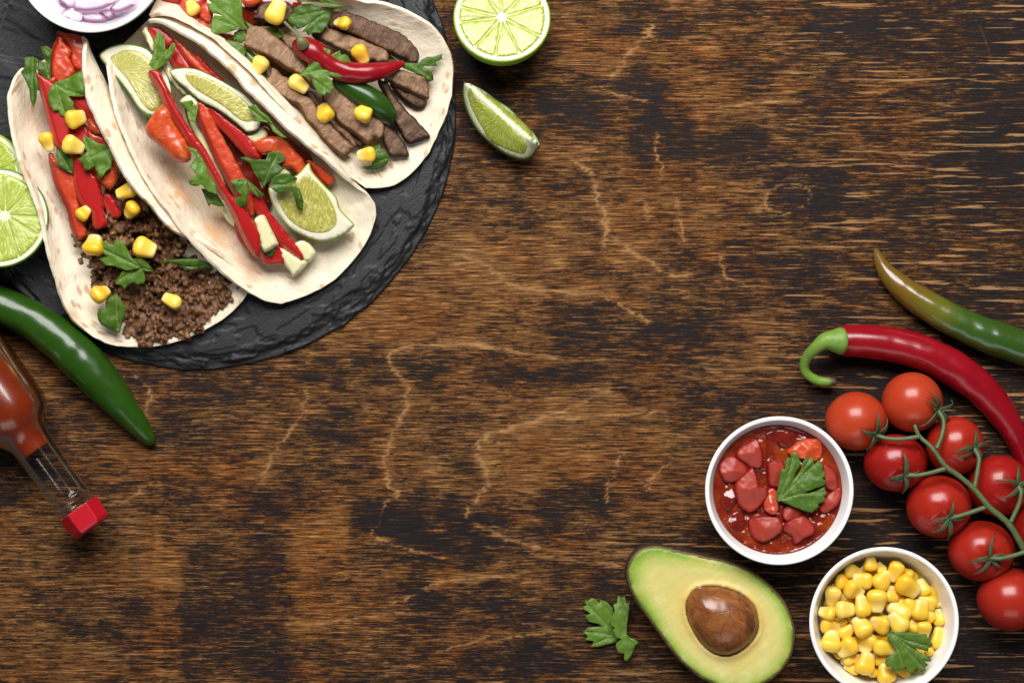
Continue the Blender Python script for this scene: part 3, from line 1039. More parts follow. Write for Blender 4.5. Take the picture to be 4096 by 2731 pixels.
taco(L=[(600, 66, 40), (629, 60, 44), (680, 62, 46), (744, 85, 47), (795, 115, 47), (851, 145, 47), (897, 188, 46), (945, 228, 46), (1003, 281, 45), (1060, 345, 44), (1113, 405, 42), (1170, 462, 39), (1223, 515, 35), (1283, 580, 29), (1347, 660, 22),
        (1400, 715, 16), (1460, 750, 12)],
     BL=[(640, -40, 10), (760, 60, 9), (960, 240, 9), (1180, 450, 9), (1340, 620, 9), (1510, 760, 10.5)],
     C=[(760, -150, 9), (1000, 100, 9), (1250, 350, 9), (1430, 560, 9), (1575, 742, 10)],
     BR=[(850, -260, 9), (1200, 20, 9), (1500, 200, 9), (1660, 420, 9), (1655, 705, 10)],
     R=[(1100, -220, 30), (1300, -50, 33), (1440, 0, 33), (1504, 9, 33), (1602, 34, 32), (1687, 77, 30), (1742, 119, 27), (1789, 187, 23), (1810, 255, 19), (1812, 319, 16), (1806, 383, 14), (1785, 464, 12), (1751, 540, 11), (1718, 606, 10.5)],
     label='right tortilla folded around steak strips with red and green chilies', seed=3.0, stain=[(1560, 560, 40, .3), (1500, 610, 40, .3), (1660, 130, 50, .25)])


def fill1(dz=0): return axisz((230, 200), (800, 1326), [0, .3, .6, .85, 1], [27, 28, 24, 17, 12], dz)
def fill2(dz=0): return axisz((500, 170), (1340, 1130), [0, .2, .55, .8, 1], [28, 31, 27, 18, 12], dz)
def fill3(dz=0): return axisz((760, -100), (1570, 742), [0, .4, .75, 1], [24, 24, 18, 12], dz)


def at(fn, p): return float(fn(p[0], p[1]))


# ------------------------------------------------------------------ small builders
def piece(name, f, pts, zb, up, mat, label, cat, group=None, **kw):
    o = slab(name, Q(f, pts), zb, up, mat, **kw)
    return tag(o, label, cat, group)


def leaf(f, pts, base, zb, label=None, group='parsley leaves', fold=.10, curl=2.2, seed=0, sp=7.5, parent=None, name='parsley_leaf'):
    O = Q(f, pts); bx, by = Q1(f, *base)
    nv, F, d, border = fillmesh(O, sp, 0)
    x, y = nv[:, 0], nv[:, 1]
    OO = np.array(O)[:, :2]
    r = np.hypot(OO[:, 0] - bx, OO[:, 1] - by)
    nO = len(OO)
    tips = [OO[i] for i in range(nO) if r[i] >= max(r[(i + k) % nO] for k in (-2, -1, 1, 2)) and r[i] > .5 * r.max()]
    far = OO[np.argmax(r)]
    b0 = np.array([bx, by]); ax = far - b0; Lx = np.linalg.norm(ax) + 1e-6; ax = ax / Lx
    vein = np.zeros(len(nv))
    for tp in tips:
        mid = b0 + (tp - b0) * .35 + ax * Lx * .08
        vein = np.maximum(vein, np.exp(-(polydist(nv, [b0, mid, tp]) / 4.2) ** 2))
    rel = nv - b0
    perp = rel[:, 0] * -ax[1] + rel[:, 1] * ax[0]
    along = rel @ ax
    base_z = zb(x, y) if callable(zb) else np.full(len(nv), float(zb))
    z = base_z + fold * np.abs(perp) * K * 1000 + curl * (fbm(x / 70 + seed, y / 70, 200 + seed, 3) - .5) * 2
    z = z - .3 * np.exp(-(d / 9) ** 2) - 2.0 * np.clip(along / Lx - .6, 0, 1) + 1.6 * (fbm(x / 30, y / 30, 300 + seed, 2) - .5) - .3 * vein
    V = flatten(np.c_[nv, z], float(np.mean(base_z)))
    o = mk(name, V, flipf(F), MPARS, parent, {'vein': vein})
    solidify(o, .00035, -1)
    if label:
        tag(o, label, 'parsley', group)
    return o


# kernels: a few shared shapes
def kernel_mesh(seed):
    rg = random.Random(seed)
    ns, na = 16, 18
    tipr = rg.uniform(.44, .66); sq = rg.uniform(2.6, 4.0); bend = rg.uniform(-.10, .10); dimp = rg.uniform(.02, .24)
    V = []; tp = []
    for i in range(ns + 1):
        s = i / ns
        xx = -.5 + s
        body = tipr + (1 - tipr) * min(s / .66, 1) ** .85
        if s > .55:
            u = (s - .55) / .45
            body *= max(0.0, 1 - u ** 3.4) ** .5
        if s < .06:
            body *= .80 + .2 * s / .06
        for k in range(na):
            a = 2 * math.pi * k / na
            c, sn = math.cos(a), math.sin(a)
            q = (abs(c) ** sq + abs(sn) ** sq) ** (-1 / sq)
            yy = .5 * body * q * c; zz = .5 * body * q * sn + bend * (s - .5) ** 2
            if sn > .3 and s < .75:
                zz -= dimp * math.exp(-((s - .3) / .2) ** 2) * (sn - .3)
            V.append((xx, yy, zz)); tp.append(max(0.0, 1 - s / .30) + (.35 if sn > .5 and s < .5 else 0) * dimp * 5)
    F = []
    for i in range(ns):
        for k in range(na):
            k2 = (k + 1) % na
            F.append((i * na + k, i * na + k2, (i + 1) * na + k2, (i + 1) * na + k))
    n = len(V); V.append((-.46, 0, 0)); tp.append(1.0)
    for k in range(na):
        F.append((n, (k + 1) % na, k))
    me = bpy.data.meshes.new('corn_kernel')
    me.from_pydata(V, [], flipf(F))
    me.polygons.foreach_set('use_smooth', [True] * len(me.polygons))
    a = me.attributes.new('tip', 'FLOAT', 'POINT'); a.data.foreach_set('value', np.clip(tp, 0, 1).astype(np.float32))
    me.materials.append(MCORN)
    me.update()
    return me


KERN = [kernel_mesh(i) for i in range(8)]
RK = random.Random(4)


def kernel(p, ln, wd, ang, pitch, z, label, group, var=None, roll=None):
    """ang: image direction (degrees, y down) in which the rounded crown points"""
    me = KERN[RK.randrange(8) if var is None else var]
    o = bpy.data.objects.new('corn_kernel', me)
    COL.objects.link(o)
    f = fz(z)
    k = K * f
    o.location = W(p, z)
    o.scale = (ln * k, wd * k, wd * k * .80)
    M = Matrix.Rotation(-math.radians(ang), 3, 'Z') @ Matrix.Rotation(-math.radians(pitch), 3, 'Y') @ Matrix.Rotation(math.radians(RK.uniform(-25, 25) if roll is None else roll), 3, 'X')
    o.rotation_euler = M.to_euler()
    return tag(o, label, 'corn kernel', group)


def ico(sub):
    import bmesh
    bm = bmesh.new(); bmesh.ops.create_icosphere(bm, subdivisions=sub, radius=1)
    V = np.array([v.co[:] for v in bm.verts]); F = [tuple(v.index for v in f.verts) for f in bm.faces]
    bm.free()
    return V, F


def inset(O, k):
    O = np.array(O, float)[:, :2]
    if area2(O) < 0: O = O[::-1]
    t = np.roll(O, -1, 0) - np.roll(O, 1, 0)
    t /= np.linalg.norm(t, axis=1)[:, None] + 1e-9
    return O + np.c_[-t[:, 1], t[:, 0]] * k


def xform(V, M):
    V = np.asarray(V, float)
    R = np.array(M.to_3x3()); t = np.array(M.translation)
    return V @ R.T + t


# ------------------------------------------------------------------ limes
def lime_half(c_px, r_px, zc, tilt_dir, tilt, nseg, rot, label, pulp, rind, ground=0.0, core=(0, 0), depth=.92, group='lime halves'):
    R = r_px * K * fz(zc)
    loc = W(c_px, zc)
    ax = Vector((-math.sin(tilt_dir), math.cos(tilt_dir), 0))
    M = Matrix.Translation(loc) @ Matrix.Rotation(tilt, 4, ax)
    root = thing('lime_half', (loc.x, loc.y, ground / 1000), label, 'lime', group)
    pr = [(.950, -.012), (.962, .002), (.985, .006), (1.0, -.02)]
    for k in range(1, 19):
        a = k / 18 * math.pi / 2
        r = math.cos(a); z = -math.sin(a) * depth
        if r < .16: z -= .05 * (1 - r / .16)
        pr.append((max(r, .002), z - .02))
    V, F = lathe(np.array(pr) * R, 72)
    V = V * (1 + .012 * (fbm(V[:, 0] / .02 + 5, V[:, 1] / .02 + 5, 9, 2) - .5)[:, None])
    mk('rind', xform(V, M), flipf(F), rind, root)
    # white pith with the core
    a = np.linspace(0, 2 * math.pi, 64, endpoint=False)
    nv, FF, d, bd = fillmesh(np.c_[np.cos(a), np.sin(a)] * .962, .09, 0)
    rr = np.hypot(nv[:, 0] - core[0], nv[:, 1] - core[1])
    z = .002 + .026 * np.exp(-(rr / .075) ** 2)
    mk('pith', xform(np.c_[nv, z] * R, M), FF, MPITH, root)
    nv, FF, d, bd = fillmesh(np.c_[np.cos(a), np.sin(a)] * .885, .09, 0)
    mk('membrane', xform(np.c_[nv, np.full(len(nv), .0055)] * R, M), FF, MMEMB, root)
    rg = random.Random(nseg * 7 + int(rot * 100))
    cuts = [rot + 2 * math.pi * (k + rg.uniform(-.22, .22)) / nseg for k in range(nseg)]
    core = np.array(core)
    for k in range(nseg):
        a0, a1 = cuts[k], cuts[(k + 1) % nseg] + (2 * math.pi if k == nseg - 1 else 0)
        g = .002
        out = []
        am = (a0 + a1) / 2
        r0 = .075
        for t in np.linspace(0, 1, 9):
            aa = a0 + (a1 - a0) * t
            ed = min(t, 1 - t)
            ro = .885 - .05 * max(0, (.12 - ed) / .12)
            e = np.array([math.cos(aa), math.sin(aa)]) * ro
            tn = np.array([-math.sin(am), math.cos(am)])
            e = e + (g * (1 if t < .5 else -1) if t in (0.0, 1.0) else 0) * np.array([-math.sin(aa), math.cos(aa)])
            out.append(e)
        out.append(core + r0 * np.array([math.cos(a1 - .18), math.sin(a1 - .18)]))
        out.append(core + r0 * np.array([math.cos(a0 + .18), math.sin(a0 + .18)]))
        nv, FF, d, bd = fillmesh(out, .055, 2)
        ph = np.arctan2(nv[:, 1] - core[1], nv[:, 0] - core[0]); rd = np.hypot(nv[:, 0] - core[0], nv[:, 1] - core[1])
        zt = .003 + .018 * prof(d, .03) + .012 * (fbm(ph * 14, rd * 6, 4 + k, 2) - .5) * prof(d, .07)
        V, F2 = two_sided(nv, FF, bd, zt, np.full(len(nv), -.03))
        pv = np.c_[ph * R * 1000 * .62, rd * R * 1000 / 4.2 + k * 3, np.full(len(nv), k * 2.3)]
        mk('segment', xform(V * R, M), F2, pulp, root, {'pv': np.vstack([pv, pv])})
    return root


def lime_wedge(f, outline, pulps, label, pulp, ridge=None, z_edge=10.0, z_ridge=24.0, ground=0.0, apex=None, rind=None, pith_in=7, tiltfn=None, group='lime wedges', down=None, pith_mat=None):
    O = Q(f, outline)
    Os = crom(np.array(O)[:, :2], 4, True)
    rdg = resample(Q(f, ridge), 20) if ridge else None
    ob = np.vstack([Os, Os[:1]])

    def zf(x, y):
        P = np.c_[x, y]
        b = np.full(len(P), float(z_edge)) if tiltfn is None else tiltfn(x, y)
        if rdg is None: return b
        dr = polydist(P, rdg); do = segdist(P, ob[:-1], ob[1:])
        return b + (z_ridge - z_edge) * do / (dr + do + 1e-6)
    zr = float(np.mean(zf(Os[:, 0], Os[:, 1])))
    c = flatten(np.c_[Os, np.full(len(Os), zr)], zr).mean(0)
    root = thing('lime_wedge', (c[0], c[1], ground / 1000), label, 'lime', group)

    def part(name, out, dz, up, dn, mat, edge, sp, sm, apexes=None):
        nv, F, d, bd = fillmesh(out, sp, sm)
        x, y = nv[:, 0], nv[:, 1]
        b = zf(x, y)
        pr = prof(d, edge)
        zt = b + dz + up * pr
        zb_ = np.maximum(b + dz - dn * prof(d, 90 if dn > 3 else edge), ground + .1) if dn > 3 else b + dz - dn
        V, FF = two_sided(nv, F, bd, zt, zb_)
        A = {}
        if apexes is not None:
            ax, ay = apexes
            ph = np.arctan2(y - ay, x - ax); rd = np.hypot(x - ax, y - ay)
            pv = np.c_[ph * 22, rd * K * 1000 / 3.6, np.zeros(len(nv))]
            A['pv'] = np.vstack([pv, pv])
        return mk(name, flatten(V, zr), flipf(FF), mat, root, A)
    part('rind', Os, 0, .1, (z_edge - ground) if down is None else down, rind or MRIND, 12, 12, 0)
    part('pith', inset(Os, pith_in), .25 if ridge is None else .9, .35, .2, pith_mat or MPITH, 10, 12, 0)
    for pu, ap in pulps:
        part('segment', Q(f, pu), .45 if ridge is None else 1.0, .6, .3, pulp, 16, 10, 3, Q1(f, *ap))
    return root

# ------------------------------------------------------------------ left taco: minced meat
def build_mince():
    O = np.array(Q('3', [(600, 720), (630, 560), (780, 460), (880, 340), (960, 230), (1060, 330), (1180, 450), (1300, 560), (1460, 700), (1640, 860), (1790, 980), (1860, 1060), (1790, 1150), (1680, 1240), (1560, 1320), (1480, 1420),
                         (1340, 1440), (1230, 1460), (1160, 1495), (1080, 1440), (990, 1370), (960, 1250), (870, 1130), (760, 1060), (690, 990), (640, 860)]))
    Os = inset(crom(O, 4, True), -14)
    zfn = fill1(-5)
    rg = np.random.default_rng(12)
    sv, sf = ico(2)
    V = []; F = []; n = 0

    def ball(c, r, st):
        nonlocal n
        v = sv * r * st + c
        V.append(v); F.extend([tuple(i + n for i in f) for f in sf]); n += len(v)
    mn, mx = Os.min(0), Os.max(0)
    pts = []
    cand = rg.uniform(mn, mx, (9000, 2))
    cand = cand[inside(cand, Os)]
    tier = []
    for lim, mind in ((120, 50), (210, 29)):
        for p in cand:
            if len(pts) >= lim: break
            if pts and np.min(np.hypot(*(np.array(pts) - p).T)) < mind: continue
            pts.append(p); tier.append(mind > 40)
    D = segdist(np.array(pts), Os, np.roll(Os, -1, 0))
    bed = np.array([(bx + rg.uniform(-6, 6), by + rg.uniform(-6, 6)) for bx in np.arange(mn[0], mx[0], 22) for by in np.arange(mn[1], mx[1], 22)])
    bed = bed[inside(bed, Os)]
    for p, dd in zip(bed, segdist(bed, Os, np.roll(Os, -1, 0))):
        if dd < 12: continue
        zz = max(at(zfn, p) * min(1, .7 + .3 * dd / 70) - 11 + rg.uniform(-1.5, 1.5), 9.5)
        ball(np.array(W(p, zz)) * 1000, rg.uniform(2.6, 3.6), rg.uniform(.8, 1.2, 3))
    for p, dd, big in zip(pts, D, tier):
        zz = max(at(zfn, p) * min(1, .76 + .24 * dd / 60) + (rg.uniform(-3.0, 4.0) if big else rg.uniform(-10.5, -5.0)), 11.0)
        c = np.array(W(p, zz)) * 1000
        R = (rg.uniform(2.7, 4.7) if big else rg.uniform(1.3, 2.4)) * (.75 if dd < 18 else 1)
        st = rg.uniform(.75, 1.3, 3)
        ball(c, R * .78, st)
        for k in range(int(R * 7)):
            u = rg.normal(size=3); u /= np.linalg.norm(u)
            ball(c + u * st * R * rg.uniform(.75, 1.3), rg.uniform(.7, 1.7), rg.uniform(.75, 1.3, 3))
        if big:
            ball(c - np.array([0, 0, R + 1.5]), R * .8, 1.0)
    V = np.vstack(V) / 1000
    V = V[:]
    o = mk('minced_meat', V, F, MMINCE)
    r = o.modifiers.new('fuse', 'REMESH'); r.mode = 'VOXEL'; r.voxel_size = .0005; r.use_smooth_shade = True
    tx = bpy.data.textures.new('crumb', 'CLOUDS'); tx.noise_scale = .0028; tx.noise_depth = 2
    dm = o.modifiers.new('crumble', 'DISPLACE'); dm.texture = tx; dm.strength = .0013; dm.mid_level = .5; dm.texture_coords = 'LOCAL'
    tag(o, 'brown crumbly cooked minced meat heaped in the left taco', 'minced meat', None, 'stuff')


build_mince()

PS = 'red pepper strips in the tacos'
piece('pepper_strip', '1', [(548, 308), (610, 328), (712, 342), (800, 400), (800, 500), (800, 670), (700, 668), (650, 560), (655, 490), (600, 410), (555, 370)], fill1(2), 3.5, MFLESH, 'dark red pepper piece at the very top of the left taco', 'pepper strip', PS, rough=.8, bev=(1, -.45), bevw=24, edge=4, grow=7, crown=.06, spacing=7, jag=1.5)
piece('pepper_strip', '1', [(482, 560), (500, 470), (530, 400), (565, 365), (600, 420), (655, 480), (650, 520), (636, 550), (690, 680), (640, 740), (560, 790), (490, 760), (470, 650)], fill1(6), 3.5, MFLESH, 'broad curled red pepper piece showing its matte inside, top of left taco', 'pepper strip', PS, rough=.9, bev=(1, -.45), bevw=24, edge=4, grow=7, crown=.06, spacing=7, jag=1.5)
piece('pepper_strip', '1', [(345, 700), (420, 745), (500, 800), (590, 980), (650, 1150), (655, 1300), (650, 1395), (580, 1400), (520, 1345), (480, 1200), (440, 1060), (400, 900), (365, 790)], fill1(6), 4, MSKIN, 'long red pepper strip along the left wall of the left taco', 'pepper strip', PS, bev=(1, -.45), bevw=24, edge=4, grow=7, crown=.06, spacing=7, jag=1.5)
piece('pepper_strip', '1', [(630, 900), (700, 885), (830, 905), (880, 1000), (925, 1150), (840, 1115), (720, 1020)], fill1(6), 4, MSKIN, 'short red pepper strip beside the yellow kernel under the parsley leaf', 'pepper strip', PS, bev=(1, -.45), bevw=24, edge=4, grow=7, crown=.06, spacing=7, jag=1.5)
piece('pepper_strip', '1', [(640, 1180), (800, 1190), (830, 1300), (800, 1420), (660, 1400)], fill1(3), 3, MSKIN, 'red pepper piece behind the large pale-tipped kernel in the left taco', 'pepper strip', PS, bev=(1, -.45), bevw=24, edge=4, grow=7, crown=.06, spacing=7, jag=1.5)
piece('pepper_strip', '3', [(560, 30), (650, 70), (705, 160), (765, 250), (790, 380), (800, 480), (822, 580), (745, 606), (725, 520), (715, 490), (640, 420), (590, 310), (575, 180)], fill1(3), 4, MSKIN, 'red pepper strip whose square end lies on the minced meat', 'pepper strip', PS, bev=(1, -.45), bevw=24, edge=4, grow=7, crown=.06, spacing=7, jag=1.5)
piece('pepper_strip', '3', [(398, 40), (440, 90), (560, 170), (585, 290), (605, 420), (640, 560), (662, 660), (600, 692), (560, 600), (530, 470), (500, 400), (430, 240)], fill1(1), 3.5, MFLESH, 'red pepper strip pressed against the left tortilla wall', 'pepper strip', PS, rough=.5, bev=(1, -.45), bevw=24, edge=4, grow=7, crown=.06, spacing=7, jag=1.5)
piece('pepper_strip', '3', [(800, 380), (860, 360), (930, 470), (925, 520), (870, 515), (830, 450)], fill1(-1), 2.5, MSKIN, 'small dark red pepper tip between meat crumbs', 'pepper strip', PS, bev=(1, -.45), bevw=24, edge=4, grow=7, crown=.06, spacing=7, jag=1.5)
piece('tomato_piece', '1', [(805, 1115), (880, 1130), (950, 1190), (980, 1270), (930, 1270), (850, 1240), (830, 1180)], fill1(6), 3, MORANGE, 'pale orange tomato piece at the right rim of the left taco', 'tomato', 'tomato pieces in the tacos', rough=.8, jag=3)
piece('tomato_piece', '1', [(820, 1230), (900, 1250), (1000, 1290), (1050, 1400), (950, 1400), (850, 1330)], fill1(3), 3, MTOMCH, 'glistening red tomato piece beside the toothed parsley leaf, left taco', 'tomato', 'tomato pieces in the tacos', rough=.8, jag=3)
piece('tomato_piece', '3', [(785, 240), (840, 140), (885, 80), (922, 190), (905, 270), (860, 312), (800, 285)], fill1(4), 4, MORANGE, 'salmon coloured tomato piece under the toothed parsley leaf, left taco', 'tomato', 'tomato pieces in the tacos', rough=.8, jag=3)
piece('tomato_piece', '3', [(720, 130), (800, 160), (790, 300), (800, 400), (740, 300)], fill1(1), 3, MORANGE, 'thin orange tomato sliver beside the pepper strip on the meat', 'tomato', 'tomato pieces in the tacos', jag=3)
piece('tomato_piece', 'G', [(600, 540), (650, 500), (690, 480), (725, 490), (715, 560), (680, 600), (620, 590)], fill1(7), 2.5, MORANGE, 'small orange tomato piece above the broad parsley leaf, left taco', 'tomato', 'tomato pieces in the tacos', jag=3)

leaf('1', [(198, 680), (240, 640), (240, 550), (310, 533), (362, 560), (352, 620), (340, 690), (362, 760), (378, 860), (350, 850), (345, 930), (310, 1008), (285, 950), (278, 850), (250, 770)], (310, 560), fill1(10), 'dark folded parsley leaf hanging over the upper left tortilla rim', fold=.35, seed=1)
leaf('1', [(378, 440), (440, 433), (492, 470), (470, 560), (482, 742), (440, 765), (370, 700), (352, 650), (365, 570), (430, 590), (395, 510)], (460, 720), fill1(9), 'dark curled parsley leaf behind the broad pepper piece', fold=.3, seed=2)
leaf('1', [(448, 890), (480, 810), (530, 768), (640, 730), (720, 690), (795, 655), (808, 760), (810, 908), (720, 915), (638, 903), (692, 960), (690, 1005), (662, 1040), (660, 1060), (612, 1102), (560, 1080), (545, 1035), (515, 1045), (500, 1042), (460, 990)], (520, 790), fill1(13), 'broad green parsley leaf across the red peppers of the left taco', seed=3)
leaf('3', [(658, -117), (725, -84), (770, -50), (830, -35), (878, -22), (880, 60), (872, 140), (835, 165), (815, 205), (780, 235), (762, 190), (740, 120), (715, 150), (690, 162), (655, 150), (648, 110), (605, 72), (670, 40), (690, 10), (640, -20)], (700, 70), fill1(11), 'toothed green parsley leaf over the middle of the left taco', seed=4)
leaf('3', [(435, -30), (520, 0), (572, 60), (572, 188), (500, 158), (412, 92), (470, 100), (440, 50)], (560, 180), fill1(7), 'dark small parsley leaf under the kernels near the left wall', seed=5)
leaf('3', [(765, 755), (800, 722), (830, 712), (870, 740), (892, 742), (905, 705), (965, 708), (1000, 780), (1020, 830), (1060, 870), (1095, 915), (1060, 935), (985, 945), (900, 912), (830, 905), (775, 852), (850, 835), (785, 800)], (1085, 915), fill1(9), 'pale green parsley leaf lying centrally on the minced meat', seed=6)
leaf('3', [(1092, 910), (1130, 960), (1138, 1005), (1130, 1045), (1100, 1045), (1085, 1062), (1050, 1038), (1000, 1060), (972, 1102), (950, 1062), (895, 1052), (935, 990), (960, 950), (1040, 935)], (1090, 915), fill1(7), 'darker parsley lobe below the pale leaf on the meat', seed=7)
leaf('3', [(1055, 850), (1110, 838), (1160, 885), (1203, 945), (1150, 952), (1095, 935), (1060, 890)], (1090, 925), fill1(6), 'tiny curled parsley lobe beside the large kernel on the meat', seed=8)
leaf('3', [(1228, 890), (1310, 862), (1450, 852), (1560, 852), (1640, 888), (1675, 936), (1620, 925), (1560, 932), (1480, 942), (1400, 902), (1330, 882)], (1230, 890), fill1(7), 'narrow dark parsley blade next to the middle tortilla, left taco', seed=9, fold=.2)
leaf('3', [(765, 1292), (780, 1243), (830, 1247), (832, 1190), (868, 1150), (915, 1128), (955, 1172), (958, 1213), (990, 1213), (985, 1270), (960, 1340), (930, 1432), (880, 1415), (800, 1372), (772, 1330)], (920, 1420), fill1(5), 'bright green parsley leaf at the lower end of the left taco', seed=10)

CT = 'sweetcorn kernels on the tacos'
for f, x, y, ln, wd, ang, pitch, dz, lab, var, fn in [
    ('1', 445, 1335, 190, 140, -110, 10, 6, 'pale shrivelled kernel beside the left tortilla wall', 3, fill1),
    ('1', 708, 1118, 195, 180, 160, 25, 11, 'round yellow kernel tucked under the broad parsley leaf', 0, fill1),
    ('1', 688, 1370, 215, 185, 200, 20, 11, 'large pale-tipped kernel on the red pepper of the left taco', 1, fill1),
    ('3', 990, 326, 165, 112, -20, 8, 7, 'upper of two kernels close to the left taco inner rim', 2, fill1),
    ('3', 1030, 470, 145, 128, -50, 30, 6, 'lower of two kernels close to the left taco inner rim', 4, fill1),
    ('3', 655, 495, 125, 115, 130, 25, 6, 'dull pale kernel beside the square pepper strip end', 3, fill1),
    ('3', 735, 748, 165, 165, 100, 15, 7, 'big yellow kernel touching the pale parsley on the meat', 5, fill1),
    ('3', 1132, 768, 185, 165, 200, 10, 7, 'biggest yellow kernel near the middle of the meat', 6, fill1),
    ('3', 788, 1127, 165, 140, 150, 45, 6, 'kernel with a pale eye above the bright lower parsley leaf', 1, fill1),
    ('3', 1350, 1183, 160, 112, 25, 12, 6, 'yellow kernel with cut tip alone at the lower meat edge', 2, fill1),
    ('1', 1810, 72, 155, 135, 60, 20, 10, 'kernel on red tomato pieces at the top edge of the photo', 7, fill3),
    ('2', 478, 118, 240, 190, 112, 8, 13, 'long pale kernel above the first steak strip', 2, fill3),
    ('2', 1105, 218, 190, 125, 15, 40, 9, 'orange-yellow kernel on the dark seared steak slice', 5, fill3),
    ('2', 1275, 512, 195, 150, -120, 20, 10, 'kernel wedged behind the small red chili', 0, fill3),
    ('2', 325, 618, 185, 165, -60, 15, 10, 'kernel beside the left rim of the right taco', 4, fill3),
    ('2', 690, 790, 205, 140, 215, 10, 11, 'kernel at the stalk of the central parsley leaf, right taco', 2, fill3),
    ('2', 940, 1062, 185, 165, 70, 35, 10, 'round kernel between two steak strips', 6, fill3),
    ('2', 1312, 1058, 195, 175, 125, 20, 12, 'kernel with ragged tip beside the small green chili', 1, fill3),
    ('2', 1332, 1456, 180, 148, -5, 5, 6, 'kernel on the parsley at the lower end of the right taco', 5, fill3)]:
    p = Q1(f, x, y)
    s = ZF[f][2]
    kernel(p, ln / s, wd / s, ang, pitch, at(fn(dz), p), lab, CT, var)

# ------------------------------------------------------------------ middle taco
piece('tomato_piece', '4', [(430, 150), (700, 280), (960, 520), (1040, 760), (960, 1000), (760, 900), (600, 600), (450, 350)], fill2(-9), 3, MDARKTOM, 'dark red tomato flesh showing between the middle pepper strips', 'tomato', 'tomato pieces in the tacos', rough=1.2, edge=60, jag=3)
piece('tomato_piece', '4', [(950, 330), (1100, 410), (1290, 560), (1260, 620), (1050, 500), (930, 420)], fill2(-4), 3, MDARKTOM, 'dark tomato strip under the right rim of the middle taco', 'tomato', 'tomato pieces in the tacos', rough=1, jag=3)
lime_wedge('1', [(930, 530), (975, 470), (1060, 430), (1180, 408), (1300, 425), (1400, 470), (1480, 560), (1545, 640), (1595, 740), (1625, 860), (1600, 980), (1540, 1060), (1450, 1100), (1370, 1080), (1290, 1010), (1220, 900), (1130, 780), (1010, 640)],
           [([(1030, 560), (1090, 500), (1180, 465), (1290, 475), (1380, 530), (1450, 610), (1510, 700), (1555, 800), (1560, 900), (1530, 990), (1450, 1060), (1370, 1020), (1280, 890), (1180, 740)], (1120, 640))],
           'large lime slice standing at the top of the middle taco', MPULPY, tiltfn=fill2(3), z_edge=26, ground=SLZ + 4, rind=MRIND2, pith_in=6, down=8, pith_mat=MPITHC)
piece('cucumber_stick', 'E', [(32, 195), (60, 130), (95, 100), (140, 150), (180, 230), (225, 330), (225, 500), (190, 510), (130, 400), (80, 280)], fill2(4), 2.5, MCUKE, 'cucumber stick with dark skin beside the upper parsley leaf, middle taco', 'cucumber', 'cucumber sticks', edge=5, crown=.15, jag=1.5, attrs={'skin': lambda x, y, d: sst(0, 1, ((x - 575) * .8 - (y - 150) * .55 < 0).astype(float))})
piece('cucumber_stick', 'E', [(350, 740), (440, 640), (520, 790), (600, 960), (700, 1080), (770, 1170), (700, 1205), (600, 1120), (500, 1010), (420, 880)], fill2(2), 2.5, MCUKE, 'cucumber stick with dark skin between the two upper lime pieces', 'cucumber', 'cucumber sticks', edge=5, crown=.15, jag=1.5, attrs={'skin': lambda x, y, d: ((x - 690) * .75 - (y - 330) * .66 < 0).astype(float)})
piece('pepper_strip', 'E', [(130, 150), (300, 145), (420, 230), (520, 340), (400, 420), (250, 330), (170, 240)], fill2(5), 3, MSKIN, 'red pepper tip at the upper end of the middle taco', 'pepper strip', PS, bev=(1, -.45), bevw=24, edge=4, grow=7, crown=.06, spacing=7, jag=1.5)
piece('pepper_strip', 'E', [(380, 230), (440, 260), (560, 420), (700, 600), (790, 760), (700, 800), (560, 760), (470, 610), (420, 420)], fill2(3), 3, MSKIN, 'dark red pepper strip behind the tilted lime wedge', 'pepper strip', PS, bev=(1, -.45), bevw=24, edge=4, grow=7, crown=.06, spacing=7, jag=1.5)
piece('pepper_strip', 'E', [(540, 320), (620, 380), (780, 530), (950, 720), (1100, 880), (1000, 900), (850, 800), (700, 640), (590, 460)], fill2(5), 3, MFLESH, 'brownish red pepper strip under the right rim of the middle taco', 'pepper strip', PS, bev=(1, -.45), bevw=24, edge=4, grow=7, crown=.06, spacing=7, jag=1.5)
piece('pepper_strip', 'E', [(850, 560), (950, 620), (1150, 830), (1300, 960), (1200, 960), (1000, 800)], fill2(3), 2.5, MSKIN, 'thin dark pepper strip pressed to the right rim', 'pepper strip', PS, bev=(1, -.45), bevw=24, edge=4, grow=7, crown=.06, spacing=7, jag=1.5)
leaf('E', [(135, 705), (185, 580), (215, 470), (220, 300), (250, 200), (290, 170), (340, 210), (350, 310), (375, 250), (388, 350), (395, 450), (440, 480), (500, 370), (545, 360), (563, 410), (530, 520), (470, 600), (420, 650), (340, 730), (210, 805), (180, 740)], (200, 780), fill2(12), 'glossy parsley leaf at the top of the middle taco', seed=11)
lime_wedge('4', [(312, -12), (330, -36), (420, -48), (520, -32), (650, 28), (740, 78), (840, 138), (910, 218), (948, 290), (942, 352), (910, 388), (850, 399), (820, 380), (740, 312), (640, 242), (520, 182), (430, 102), (370, 55)],
           [([(418, 0), (470, -18), (580, 22), (700, 82), (790, 142), (872, 214), (905, 270), (905, 312), (860, 332), (790, 312), (700, 236), (600, 172), (500, 112), (440, 52)], (420, 260))],
           'lime wedge leaning under the right rim of the middle taco', MPULPY, tiltfn=fill2(9), z_edge=34, ground=SLZ + 8, rind=MRIND2, pith_in=4, down=10, pith_mat=MPITHC)
piece('pepper_strip', '4', [(578, 240), (640, 258), (720, 328), (830, 408), (900, 500), (932, 580), (860, 570), (800, 510), (720, 420), (640, 340)], fill2(3), 4, MSKIN, 'dark red pepper strip below the tilted lime wedge', 'pepper strip', PS, bev=(1, -.45), bevw=24, edge=4, grow=7, crown=.06, spacing=7, jag=1.5)
